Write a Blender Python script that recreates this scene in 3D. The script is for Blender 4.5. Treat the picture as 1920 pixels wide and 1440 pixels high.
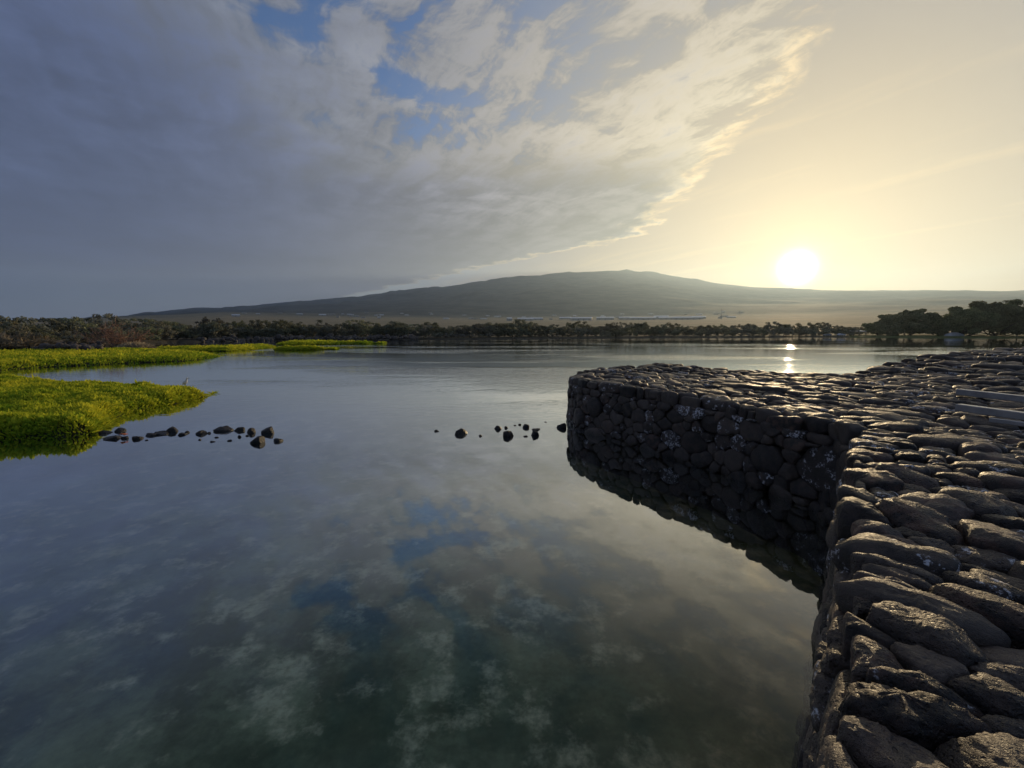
import bpy, math, random
import numpy as np

for o in list(bpy.data.objects):
    bpy.data.objects.remove(o)
scene = bpy.context.scene
R = math.radians

# ------------------------------------------------------------------ camera
EYE = 3.0                      # metres above the pond
FPX = 800.0                    # focal length in pixels of the 1920 px wide photograph
PITCH = math.atan(98.0 / FPX)  # the horizon lies 98 px above the middle
cam_data = bpy.data.cameras.new('camera')
cam_data.sensor_width = 36.0
cam_data.lens = FPX / 1920.0 * 36.0
cam_data.clip_start = 0.05
cam_data.clip_end = 60000.0
cam = bpy.data.objects.new('camera', cam_data)
scene.collection.objects.link(cam)
cam.location = (0, 0, EYE)
cam.rotation_euler = (math.pi / 2 - PITCH, 0, 0)
scene.camera = cam

def ray(px, py):
    a = (px - 960.0) / FPX
    b = (720.0 - py) / FPX
    return np.array([a, math.cos(PITCH) + b * math.sin(PITCH), -math.sin(PITCH) + b * math.cos(PITCH)])

def at(px, py, z=0.0):
    d = ray(px, py)
    t = (z - EYE) / d[2]
    return np.array([d[0] * t, d[1] * t])

def elev(px, py):
    d = ray(px, py)
    return d[2] / math.hypot(d[0], d[1])

def azim(px, py=622):
    d = ray(px, py)
    return math.atan2(d[0], d[1])

# ------------------------------------------------------------------ node helpers
class NT:
    def __init__(self, tree):
        self.t = tree
        self.n = tree.nodes
        self.l = tree.links
    def put(self, sock, v):
        if v is None:
            return
        if hasattr(v, 'links') and hasattr(v, 'node'):
            self.l.new(v, sock)
        else:
            if isinstance(v, (tuple, list)) and len(v) == 3 and len(getattr(sock, 'default_value', (0, 0, 0))) == 4:
                v = tuple(v) + (1.0,)
            sock.default_value = v
    def node(self, kind, **kw):
        nd = self.n.new(kind)
        for k, v in kw.items():
            setattr(nd, k, v)
        return nd
    def m(self, op, a, b=None, c=None, clamp=False):
        nd = self.node('ShaderNodeMath', operation=op, use_clamp=clamp)
        self.put(nd.inputs[0], a)
        self.put(nd.inputs[1], b)
        self.put(nd.inputs[2], c)
        return nd.outputs[0]
    def vm(self, op, a, b=None, out=0):
        nd = self.node('ShaderNodeVectorMath', operation=op)
        self.put(nd.inputs[0], a)
        if op == 'SCALE':
            self.put(nd.inputs['Scale'], b)
        else:
            self.put(nd.inputs[1], b)
        return nd.outputs[out]
    def mix(self, f, a, b, blend='MIX'):
        nd = self.node('ShaderNodeMix', data_type='RGBA', blend_type=blend)
        self.put(nd.inputs['Factor'], f)
        self.put(nd.inputs[6], a)
        self.put(nd.inputs[7], b)
        return nd.outputs[2]
    def sm(self, v, lo, hi, a=0.0, b=1.0, kind='SMOOTHSTEP'):
        nd = self.node('ShaderNodeMapRange', interpolation_type=kind)
        self.put(nd.inputs['Value'], v)
        self.put(nd.inputs['From Min'], lo)
        self.put(nd.inputs['From Max'], hi)
        self.put(nd.inputs['To Min'], a)
        self.put(nd.inputs['To Max'], b)
        return nd.outputs[0]
    def noise(self, vec, scale, detail=4, rough=0.55, dist=0.0, out=0, ntype=None, lac=2.0):
        nd = self.node('ShaderNodeTexNoise')
        if ntype:
            nd.noise_type = ntype
        self.put(nd.inputs['Vector'], vec)
        nd.inputs['Scale'].default_value = scale
        nd.inputs['Detail'].default_value = detail
        nd.inputs['Roughness'].default_value = rough
        nd.inputs['Lacunarity'].default_value = lac
        nd.inputs['Distortion'].default_value = dist
        return nd.outputs[out]
    def voro(self, vec, scale, feature='F1', out=0, rand=1.0):
        nd = self.node('ShaderNodeTexVoronoi', feature=feature)
        self.put(nd.inputs['Vector'], vec)
        nd.inputs['Scale'].default_value = scale
        nd.inputs['Randomness'].default_value = rand
        return nd.outputs[out]
    def xyz(self, x, y, z):
        nd = self.node('ShaderNodeCombineXYZ')
        self.put(nd.inputs[0], x)
        self.put(nd.inputs[1], y)
        self.put(nd.inputs[2], z)
        return nd.outputs[0]
    def sep(self, v):
        nd = self.node('ShaderNodeSeparateXYZ')
        self.put(nd.inputs[0], v)
        return nd.outputs
    def attr(self, name, out='Color'):
        nd = self.node('ShaderNodeAttribute', attribute_name=name)
        return nd.outputs[out]

# ------------------------------------------------------------------ sun and sky
SUN_AZ = azim(1494, 503)
SUN_EL = math.atan(elev(1494, 503))
SUN = (math.sin(SUN_AZ) * math.cos(SUN_EL), math.cos(SUN_AZ) * math.cos(SUN_EL), math.sin(SUN_EL))
sun_data = bpy.data.lights.new('sun', 'SUN')
sun_data.energy = 4.8
sun_data.angle = R(0.55)
sun_data.color = (1.0, 0.74, 0.42)
sun = bpy.data.objects.new('sun', sun_data)
scene.collection.objects.link(sun)
sun.rotation_euler = (math.pi / 2 - SUN_EL, 0, math.pi - SUN_AZ)
sun.location = (60, 90, 40)

world = bpy.data.worlds.new('World')
scene.world = world
world.use_nodes = True
W = NT(world.node_tree)
W.n.clear()
D = W.vm('NORMALIZE', W.node('ShaderNodeTexCoord').outputs['Generated'])
dx, dy, dz = W.sep(D)
zp = W.m('MAXIMUM', dz, 0.0)
sky = W.node('ShaderNodeTexSky', sky_type='NISHITA')
sky.sun_disc = False
sky.sun_elevation = SUN_EL
sky.sun_rotation = SUN_AZ
sky.air_density = 1.0
sky.dust_density = 0.6
sky.ozone_density = 3.0
clear = W.vm('MULTIPLY', sky.outputs[0], (0.085, 0.105, 0.140))
cosun = W.vm('DOT_PRODUCT', D, SUN, out=1)
cs = W.m('MAXIMUM', cosun, 0.0)
# thin veil of high ice cloud over the sunward half of the sky
zc = W.m('ADD', zp, 0.035)
PX = W.m('DIVIDE', dx, zc)
PY = W.m('DIVIDE', dy, zc)
P = W.xyz(PX, PY, 0.0)
veil_col = W.mix(W.m('POWER', cs, 13.0), (0.32, 0.32, 0.315), (0.72, 0.52, 0.265))
veil_a = W.sm(cosun, 0.62, 0.95, 0.0, 0.92)
base = W.mix(veil_a, clear, veil_col)
# low haze band along the horizon
hz = W.m('POWER', W.m('SUBTRACT', 1.0, W.m('MINIMUM', zp, 1.0)), 8.0)
hz_col = W.mix(W.m('POWER', cs, 2.6), (0.27, 0.32, 0.42), (0.90, 0.50, 0.155))
base = W.mix(W.m('MULTIPLY', hz, 0.92), base, hz_col)

# --- the cloud deck: a sheet seen from below, laid out on its own plane
warp = W.vm('SUBTRACT', W.noise(P, 0.9, 5, 0.6, out=1), (0.5, 0.5, 0.5))
Pw = W.vm('ADD', P, W.vm('SCALE', warp, 0.45))
wx, wy, _ = W.sep(Pw)
n_edge = W.m('SUBTRACT', W.noise(Pw, 2.6, 8, 0.64), 0.5)
# sunward rim of the sheet and its far rim
ex, ey, _ = W.sep(W.vm('ADD', P, W.vm('SCALE', warp, 0.18)))
e1 = W.m('SUBTRACT', W.m('MULTIPLY_ADD', ey, 0.08, 0.90), ex)
e2 = W.m('MULTIPLY', W.m('SUBTRACT', W.m('MULTIPLY_ADD', ex, -1.05, 5.15), ey), 0.9)
edge = W.m('SMOOTH_MIN', e1, e2, 0.04)
edge = W.m('MULTIPLY_ADD', n_edge, W.sm(wy, 2.4, 4.0, 0.50, 1.15), edge)
deck = W.sm(edge, -0.03, 0.12)
# streaks fanning along the sheet, cells, torn holes
rot = W.node('ShaderNodeVectorRotate', rotation_type='Z_AXIS')
W.put(rot.inputs['Vector'], Pw)
rot.inputs['Angle'].default_value = R(-30)
streak = W.noise(W.vm('MULTIPLY', rot.outputs[0], (4.2, 0.8, 1.0)), 1.5, 8, 0.68)
cells = W.noise(W.vm('ADD', Pw, (3.7, 1.3, 0)), 3.6, 8, 0.64, 0.35)
big = W.noise(W.vm('ADD', P, (11.3, 4.2, 0)), 0.8, 3, 0.5)
tex = W.m('MULTIPLY_ADD', cells, 0.5, W.m('MULTIPLY', streak, 0.5))
soft = W.m('MULTIPLY', W.sm(zp, 0.10, 0.42, 0.25, 1.0), W.sm(wx, -1.6, -0.2, 0.45, 1.0))   # the grain blurs out with distance and in the deep part
tex = W.m('MULTIPLY_ADD', W.m('MULTIPLY', W.m('SUBTRACT', tex, 0.5), soft), 2.3, 0.5)
# how deep the sheet is: deep away from the sun, and deep in its far tongue
d_left = W.sm(W.m('MULTIPLY_ADD', W.m('SUBTRACT', big, 0.5), 1.4, wx), -2.0, -0.1, 0.60, 0.0)
d_far = W.m('MULTIPLY', W.sm(wy, 2.05, 3.1), W.sm(edge, 0.03, 0.30, 0.0, 0.55))
deep = W.m('ADD', W.m('MAXIMUM', d_left, d_far), W.m('MULTIPLY', W.m('SUBTRACT', big, 0.5), 0.35))
Pt = W.vm('ADD', P, W.vm('SCALE', W.vm('SUBTRACT', W.noise(W.vm('ADD', P, (1.7, 8.1, 0)), 2.3, 5, 0.6, out=1), (0.5, 0.5, 0.5)), 0.95))
def hole(x, y, r, a):
    d = W.vm('LENGTH', W.vm('SUBTRACT', Pt, (x, y, 0.0)), out=1)
    return W.m('MULTIPLY', W.sm(d, 0.0, r, 1.0, 0.0), a)
holes = W.m('ADD', hole(-0.66, 1.40, 0.30, 0.24), W.m('ADD', hole(-0.45, 1.76, 0.28, 0.26), W.m('ADD', hole(-0.85, 1.95, 0.34, 0.14), hole(0.42, 2.25, 0.5, 0.05))))
dens = W.m('SUBTRACT', W.m('ADD', deep, tex), holes)
alpha = W.m('MULTIPLY', deck, W.sm(dens, 0.31, 0.57))
shade = W.m('MULTIPLY', W.sm(dens, 0.50, 1.0), W.sm(edge, 0.02, 0.22))
# light through the sheet: forward scattering where thin, blue grey where deep
thin_col = W.mix(W.m('POWER', cs, 5.0), (0.165, 0.19, 0.255), (0.80, 0.66, 0.43))
rim = W.m('MULTIPLY', W.sm(edge, 0.0, 0.16, 1.0, 0.0), W.m('POWER', cs, 4.0))
thin_col = W.mix(rim, thin_col, (1.25, 0.90, 0.44))
core_col = W.mix(W.m('POWER', cs, 3.2), (0.074, 0.103, 0.205), (0.40, 0.355, 0.29))
c_col = W.mix(shade, thin_col, core_col)
mott = W.m('MULTIPLY', W.sm(tex, 0.24, 0.78, 0.62, 1.36), W.sm(big, 0.3, 0.7, 0.90, 1.10))
c_col = W.vm('SCALE', c_col, mott)
# far part of the sheet fades into the horizon air
far = W.sm(zp, 0.0, 0.13, 0.35, 1.0)
skyc = W.mix(W.m('MULTIPLY', alpha, far), base, c_col)
# wisps outside the sheet
wisp = W.noise(W.vm('MULTIPLY', rot.outputs[0], (2.0, 0.30, 1.0)), 1.3, 7, 0.55)
wa = W.m('MULTIPLY', W.sm(wisp, 0.52, 0.80), W.m('SUBTRACT', 1.0, alpha))
skyc = W.mix(W.m('MULTIPLY', wa, 0.30), skyc, thin_col)
# aureole and disc of the sun
g1 = W.vm('SCALE', (1.0, 0.64, 0.20), W.m('MULTIPLY', W.m('POWER', cs, 40.0), 0.10))
g2 = W.vm('SCALE', (1.0, 0.66, 0.14), W.m('MULTIPLY', W.m('POWER', cs, 200.0), 0.30))
g3 = W.vm('ADD', W.vm('SCALE', (1.0, 0.93, 0.72), W.m('MULTIPLY', W.m('POWER', cs, 4800.0), 9.0)), W.vm('SCALE', (1.0, 0.80, 0.34), W.m('MULTIPLY', W.m('POWER', cs, 1300.0), 0.9)))
skyc = W.vm('ADD', skyc, W.vm('ADD', g1, W.vm('ADD', g2, g3)))
bg = W.node('ShaderNodeBackground')
W.put(bg.inputs['Color'], skyc)
bg.inputs['Strength'].default_value = 1.0
wo = W.node('ShaderNodeOutputWorld')
W.l.new(bg.outputs[0], wo.inputs['Surface'])
world.cycles.sampling_method = 'MANUAL'
world.cycles.sample_map_resolution = 1024

vs = scene.view_settings
vs.view_transform = 'Standard'
vs.look = 'None'
vs.exposure = 0.15
vs.gamma = 1.0
vs.use_curve_mapping = False
scene.render.engine = 'CYCLES'
cy = scene.cycles
cy.use_denoising = True
cy.max_bounces = 6
cy.diffuse_bounces = 2
cy.glossy_bounces = 3
cy.transmission_bounces = 3
cy.transparent_max_bounces = 10
cy.volume_bounces = 0
cy.sample_clamp_indirect = 4.0

# ------------------------------------------------------------------ mesh helpers
COL = scene.collection
rng = np.random.default_rng(7)
random.seed(7)

def mesh_from(name, V, F, smooth=True, cols=None, mats=None, midx=None):
    """F: (n,3) or (n,4) array, or a list of lists of different lengths."""
    me = bpy.data.meshes.new(name)
    V = np.asarray(V, dtype=np.float32)
    if isinstance(F, np.ndarray):
        n, k = F.shape
        me.vertices.add(len(V))
        me.vertices.foreach_set('co', V.ravel())
        me.loops.add(n * k)
        me.loops.foreach_set('vertex_index', F.astype(np.int32).ravel())
        me.polygons.add(n)
        me.polygons.foreach_set('loop_start', np.arange(0, n * k, k, dtype=np.int32))
    else:
        me.from_pydata([tuple(v) for v in V], [], [tuple(int(i) for i in f) for f in F])
    me.update(calc_edges=True)
    me.polygons.foreach_set('use_smooth', [smooth] * len(me.polygons))
    if cols is not None:
        a = me.color_attributes.new('tint', 'FLOAT_COLOR', 'POINT')
        a.data.foreach_set('color', np.asarray(cols, dtype=np.float32).ravel())
    if mats is not None:
        for m in (mats if isinstance(mats, (list, tuple)) else [mats]):
            me.materials.append(m)
    if midx is not None:
        me.polygons.foreach_set('material_index', np.asarray(midx, dtype=np.int32))
    me.validate()
    return me

def obj(name, me, parent=None, loc=(0, 0, 0), rotz=0.0, scale=None):
    o = bpy.data.objects.new(name, me)
    COL.objects.link(o)
    o.location = loc
    o.rotation_euler = (0, 0, rotz)
    if scale is not None:
        o.scale = scale if hasattr(scale, '__len__') else (scale,) * 3
    if parent is not None:
        o.parent = parent
    return o

def tag(o, label=None, cat=None, group=None, kind=None):
    if label: o['label'] = label
    if cat: o['category'] = cat
    if group: o['group'] = group
    if kind: o['kind'] = kind
    return o

def thing(name, label, cat, loc, rotz=0.0, group=None, scale=None):
    return tag(obj(name, None, None, loc, rotz, scale), label, cat, group)

def copy_thing(root, loc, rotz, scale, label, group=None):
    r = root.copy(); COL.objects.link(r)
    r.location = loc; r.rotation_euler = (0, 0, rotz)
    r.scale = scale if hasattr(scale, '__len__') else (scale,) * 3
    r['label'] = label
    if group: r['group'] = group
    for ch in list(root.children):
        c = ch.copy(); COL.objects.link(c); c.parent = r
        for g in list(ch.children):
            d = g.copy(); COL.objects.link(d); d.parent = c
    return r

# lattice noise, vectorised ------------------------------------------------
def _hash(i, j, k, seed):
    h = (i * 374761393 + j * 668265263 + k * 2147483647 + seed * 1274126177) & 0xffffffff
    h = ((h ^ (h >> 13)) * 1274126177) & 0xffffffff
    h = ((h ^ (h >> 16)) * 2246822519) & 0xffffffff
    return ((h ^ (h >> 15)) & 0xffff) / 32767.5 - 1.0

def vnoise(Pt, seed=0):
    Pt = np.asarray(Pt, dtype=np.float64)
    I = np.floor(Pt).astype(np.int64)
    f = Pt - I
    f = f * f * f * (f * (f * 6 - 15) + 10)
    out = 0
    for a in (0, 1):
        for b in (0, 1):
            for c in (0, 1):
                w = (f[..., 0] if a else 1 - f[..., 0]) * (f[..., 1] if b else 1 - f[..., 1]) * (f[..., 2] if c else 1 - f[..., 2])
                out = out + w * _hash(I[..., 0] + a, I[..., 1] + b, I[..., 2] + c, seed)
    return out

def fbm(Pt, oct=4, seed=0, gain=0.5):
    Pt = np.asarray(Pt, dtype=np.float64)
    s = 0; a = 1.0
    for o in range(oct):
        s = s + a * vnoise(Pt * 2 ** o + 17.3 * o, seed + o)
        a *= gain
    return s

def box_geo(x0, x1, y0, y1, z0, z1):
    V = [(x0, y0, z0), (x1, y0, z0), (x1, y1, z0), (x0, y1, z0), (x0, y0, z1), (x1, y0, z1), (x1, y1, z1), (x0, y1, z1)]
    F = [(0, 3, 2, 1), (4, 5, 6, 7), (0, 1, 5, 4), (1, 2, 6, 5), (2, 3, 7, 6), (3, 0, 4, 7)]
    return V, F

def tube_geo(pts, rads, seg=6):
    pts = [np.array(p, float) for p in pts]
    V = []; F = []
    for i, p in enumerate(pts):
        d = pts[min(i + 1, len(pts) - 1)] - pts[max(i - 1, 0)]
        d = d / (np.linalg.norm(d) + 1e-9)
        u = np.cross(d, (0, 0, 1.0))
        if np.linalg.norm(u) < 1e-3: u = np.array((1.0, 0, 0))
        u /= np.linalg.norm(u); v = np.cross(d, u)
        for k in range(seg):
            t = 2 * math.pi * k / seg
            V.append(p + rads[i] * (math.cos(t) * u + math.sin(t) * v))
    for i in range(len(pts) - 1):
        for k in range(seg):
            F.append((i * seg + k, i * seg + (k + 1) % seg, (i + 1) * seg + (k + 1) % seg, (i + 1) * seg + k))
    F.append(tuple(range(seg))[::-1])
    F.append(tuple(range((len(pts) - 1) * seg, len(pts) * seg)))
    return V, F

def join_geo(parts):
    V = []; F = []
    for v, f in parts:
        n = len(V)
        V.extend([tuple(p) for p in v])
        F.extend([tuple(i + n for i in q) for q in f])
    return V, F

# ------------------------------------------------------------------ materials
def material(name):
    m = bpy.data.materials.new(name)
    m.use_nodes = True
    t = NT(m.node_tree)
    t.n.clear()
    out = t.node('ShaderNodeOutputMaterial')
    return m, t, out

def principled(t, out, col, rough=0.7, spec=0.5, normal=None, metal=0.0):
    b = t.node('ShaderNodeBsdfPrincipled')
    t.put(b.inputs['Base Color'], col)
    t.put(b.inputs['Roughness'], rough)
    b.inputs['Specular IOR Level'].default_value = spec
    b.inputs['Metallic'].default_value = metal
    if normal is not None:
        t.l.new(normal, b.inputs['Normal'])
    if out is not None:
        t.l.new(b.outputs[0], out.inputs['Surface'])
    return b

def bump(t, h, strength, dist, normal=None):
    b = t.node('ShaderNodeBump')
    b.inputs['Strength'].default_value = strength
    b.inputs['Distance'].default_value = dist
    t.l.new(h, b.inputs['Height'])
    if normal is not None:
        t.l.new(normal, b.inputs['Normal'])
    return b.outputs[0]

def mat_basalt():
    m, t, out = material('basalt')
    pos = t.node('ShaderNodeNewGeometry').outputs['Position']
    tint = t.node('ShaderNodeSeparateColor')
    t.l.new(t.attr('tint'), tint.inputs[0])
    tone, warm, white = tint.outputs[0], tint.outputs[1], tint.outputs[2]
    pit = t.attr('tint', 'Alpha')
    n1 = t.noise(pos, 7.0, 6, 0.6)
    n2 = t.noise(pos, 55.0, 5, 0.65)
    n3 = t.noise(pos, 190.0, 3, 0.6)
    v = t.m('ADD', t.m('MULTIPLY', tone, 0.9), t.m('MULTIPLY_ADD', n2, 0.7, t.m('MULTIPLY_ADD', n1, 0.7, -0.72)), clamp=True)
    col = t.mix(v, (0.012, 0.0095, 0.0075), (0.150, 0.117, 0.090))
    w = t.m('MULTIPLY', warm, t.sm(n1, 0.40, 0.66))
    col = t.mix(w, col, (0.150, 0.084, 0.055))
    # crusts of white lichen and salt
    nl = t.noise(pos, 26.0, 9, 0.74)
    nb = t.noise(t.vm('ADD', pos, (5.1, 2.2, 7.7)), 8.0, 4, 0.6)
    lich = t.m('MULTIPLY', t.sm(nl, 0.50, 0.56), t.sm(t.m('MULTIPLY_ADD', white, 0.22, nb), 0.66, 0.74))
    lich = t.m('MULTIPLY', lich, t.sm(white, 0.05, 0.3))
    col = t.mix(lich, col, (0.68, 0.68, 0.70))
    # wet, algae-dark band at the waterline
    pz = t.sep(pos)[2]
    wet = t.sm(t.m('MULTIPLY_ADD', n1, 0.22, pz), 0.10, 0.30, 1.0, 0.0)
    col = t.mix(wet, col, t.vm('MULTIPLY', col, (0.42, 0.40, 0.30)))
    rough = t.m('MULTIPLY_ADD', wet, -0.22, t.sm(n2, 0.3, 0.7, 0.40, 0.70))
    pores = t.voro(t.vm('ADD', pos, t.vm('SCALE', t.noise(pos, 30.0, 2, 0.5, out=1), 0.02)), 40.0)
    pores2 = t.voro(pos, 150.0)
    ph = t.m('MULTIPLY', t.m('ADD', t.sm(pores, 0.10, 0.42), t.m('MULTIPLY', t.sm(pores2, 0.1, 0.45), 0.4)), pit)
    h = t.m('ADD', t.m('MULTIPLY_ADD', n2, 0.8, t.m('MULTIPLY', n3, 0.25)), t.m('MULTIPLY', ph, 0.9))
    nn = bump(t, h, 1.0, 0.014)
    principled(t, out, col, rough, 0.45, nn)
    return m

def mat_leaf(name, c0, c1, trans=0.45, use_tint=True, obj_var=0.0):
    """two sided leaf; c0..c1 mixed by the per-leaf tint"""
    m, t, out = material(name)
    f = t.attr('tint', 'Fac') if use_tint else 0.5
    col = t.mix(f, c0, c1)
    if obj_var:
        r = t.node('ShaderNodeObjectInfo').outputs['Random']
        hs = t.node('ShaderNodeHueSaturation')
        t.put(hs.inputs['Hue'], t.m('MULTIPLY_ADD', r, 0.06, 0.465))
        t.put(hs.inputs['Saturation'], t.m('MULTIPLY_ADD', t.m('FRACT', t.m('MULTIPLY', r, 7.3)), 0.5, 0.65))
        t.put(hs.inputs['Value'], t.m('MULTIPLY_ADD', t.m('FRACT', t.m('MULTIPLY', r, 13.7)), obj_var, 1.0 - obj_var / 2))
        t.put(hs.inputs['Color'], col)
        col = hs.outputs[0]
    d = t.node('ShaderNodeBsdfDiffuse'); t.put(d.inputs[0], col)
    tr = t.node('ShaderNodeBsdfTranslucent'); t.put(tr.inputs[0], col)
    mx = t.node('ShaderNodeMixShader'); mx.inputs[0].default_value = trans
    t.l.new(d.outputs[0], mx.inputs[1]); t.l.new(tr.outputs[0], mx.inputs[2])
    t.l.new(mx.outputs[0], out.inputs['Surface'])
    return m

def mat_plain(name, col, rough=0.8, var=0.25, scale=3.0, spec=0.3, metal=0.0, bmp=0.0):
    m, t, out = material(name)
    pos = t.node('ShaderNodeTexCoord').outputs['Object']
    n = t.noise(pos, scale, 5, 0.6)
    c = t.vm('SCALE', tuple(col), t.sm(n, 0.25, 0.75, 1 - var, 1 + var, 'LINEAR'))
    nn = bump(t, n, 0.6, bmp) if bmp else None
    principled(t, out, c, rough, spec, nn, metal)
    return m

M_ROCK = mat_basalt()
M_CORE = mat_plain('dark_fill', (0.02, 0.019, 0.018), 0.95, 0.4, 6.0)  # dark tone of the added core that closes the gaps between stones
M_BARK = mat_plain('bark', (0.075, 0.062, 0.05), 0.9, 0.3, 4.0)

def mat_ground():
    m, t, out = material('land')
    pos = t.node('ShaderNodeNewGeometry').outputs['Position']
    f = t.node('ShaderNodeSeparateColor'); t.l.new(t.attr('tint'), f.inputs[0])
    n1 = t.noise(pos, 0.004, 8, 0.6)
    n2 = t.noise(pos, 0.02, 6, 0.65)
    n3 = t.noise(pos, 0.6, 6, 0.65)
    dry = t.mix(t.sm(n2, 0.35, 0.65), (0.29, 0.235, 0.145), (0.17, 0.15, 0.09))
    dry = t.mix(t.sm(n3, 0.45, 0.75), dry, (0.06, 0.058, 0.04))
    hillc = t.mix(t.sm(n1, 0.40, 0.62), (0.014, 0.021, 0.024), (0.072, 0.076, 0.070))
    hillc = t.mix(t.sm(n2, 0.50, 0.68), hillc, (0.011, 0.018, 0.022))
    lawn = t.mix(t.sm(n3, 0.3, 0.7), (0.045, 0.065, 0.018), (0.085, 0.10, 0.03))
    shore = t.mix(t.sm(n3, 0.4, 0.62), (0.028, 0.027, 0.022), (0.065, 0.06, 0.042))
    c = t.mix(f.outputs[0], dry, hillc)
    c = t.mix(f.outputs[1], c, lawn)
    c = t.mix(f.outputs[2], c, shore)
    principled(t, out, c, 0.95, 0.1)
    return m

def mat_bed():
    m, t, out = material('pond_mud')
    pos = t.node('ShaderNodeNewGeometry').outputs['Position']
    n1 = t.noise(pos, 0.75, 7, 0.66)
    n2 = t.noise(t.vm('ADD', pos, (9.0, 3.0, 0)), 1.9, 7, 0.64)
    n3 = t.noise(pos, 9.0, 6, 0.7)
    n4 = t.noise(t.vm('ADD', pos, (2.0, 31.0, 0)), 0.28, 4, 0.6)
    c = t.mix(t.sm(n1, 0.40, 0.62), (0.080, 0.102, 0.064), (0.205, 0.245, 0.168))
    c = t.mix(t.sm(n4, 0.48, 0.66), c, (0.085, 0.125, 0.088))
    c = t.mix(t.m('MULTIPLY', t.sm(n2, 0.49, 0.66), t.sm(n3, 0.30, 0.60, 0.4, 1.0)), c, (0.42, 0.42, 0.32))
    c = t.vm('SCALE', c, t.sm(n3, 0.25, 0.75, 0.72, 1.22, 'LINEAR'))
    # browner and darker towards the wall
    c = t.mix(t.sm(t.m('MULTIPLY_ADD', n1, 3.0, t.sep(pos)[0]), 1.0, 5.0), c, t.vm('MULTIPLY', c, (0.72, 0.52, 0.36)))
    principled(t, out, c, 0.95, 0.0)
    return m

def mat_water():
    m, t, out = material('pond_water')
    pos = t.node('ShaderNodeNewGeometry').outputs['Position']
    x, y, z = t.sep(pos)
    # where the breeze touches: broken bands across the pond
    breeze = t.sm(t.noise(t.vm('MULTIPLY', pos, (0.35, 1.0, 1.0)), 0.055, 4, 0.55), 0.46, 0.60)
    near = t.sm(t.vm('LENGTH', pos, out=1), 9.0, 26.0, 0.10, 1.0)
    lee = t.sm(t.vm('LENGTH', pos, out=1), 75.0, 140.0, 1.0, 0.30)      # calm water under the far trees
    amp = t.m('MULTIPLY', t.m('MULTIPLY', t.m('MULTIPLY_ADD', breeze, 0.90, 0.14), near), lee)
    pw = t.vm('MULTIPLY', pos, (0.62, 1.0, 1.0))
    w1 = t.noise(pw, 2.4, 3, 0.55, 0.4)
    w2 = t.noise(pw, 7.5, 3, 0.5)
    h = t.m('MULTIPLY', t.m('MULTIPLY_ADD', w2, 0.28, w1), amp)
    nn = bump(t, h, 1.0, 0.042)
    lw = t.node('ShaderNodeLayerWeight'); lw.inputs['Blend'].default_value = 0.5
    t.l.new(nn, lw.inputs['Normal'])
    refl = t.sm(lw.outputs['Facing'], 0.30, 1.0, 0.02, 0.97)
    gl = t.node('ShaderNodeBsdfGlossy'); gl.inputs['Roughness'].default_value = 0.015
    gl.inputs['Color'].default_value = (0.93, 0.95, 0.97, 1)
    t.l.new(nn, gl.inputs['Normal'])
    tr = t.node('ShaderNodeBsdfTransparent'); tr.inputs[0].default_value = (0.86, 0.92, 0.85, 1)
    mx = t.node('ShaderNodeMixShader')
    t.l.new(refl, mx.inputs[0])
    t.l.new(tr.outputs[0], mx.inputs[1]); t.l.new(gl.outputs[0], mx.inputs[2])
    t.l.new(mx.outputs[0], out.inputs['Surface'])
    return m

# ------------------------------------------------------------------ the land: pond bed, plain and volcano in one sheet
shore_px = [(-900, 700), (-300, 675), (0, 664), (60, 660), (160, 654), (250, 648), (330, 642), (420, 640.5), (520, 638.5), (620, 637.5), (720, 637),
            (830, 637), (1000, 635.5), (1200, 633.5), (1400, 633), (1540, 632), (1640, 632.5), (1800, 634), (1920, 634), (2400, 636)]
_az = np.array([azim(x) for x, y in shore_px]); _r = np.array([np.linalg.norm(at(x, y)) for x, y in shore_px])
_az = np.concatenate([[-math.pi, -1.9], _az, [1.9, math.pi]]); _r = np.concatenate([[300, 90], _r, [260, 300]])
sky_px = [(-500, 614), (0, 608), (150, 600), (250, 592.5), (310, 584), (370, 576.5), (430, 577), (520, 568.5), (640, 559), (740, 547.5), (800, 540), (850, 534), (900, 528), (950, 521),
          (1000, 516.5), (1050, 514), (1100, 511), (1170, 508.5), (1210, 511), (1250, 517), (1300, 525), (1340, 531.5), (1400, 537), (1440, 540), (1500, 542.5), (1600, 543), (1920, 543), (2500, 560)]
_saz = np.array([azim(x) for x, y in sky_px]); _sel = np.array([elev(x, y) for x, y in sky_px])
RIDGE = 12000.0
def shore_r(az):
    return np.interp(az, _az, _r)
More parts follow.
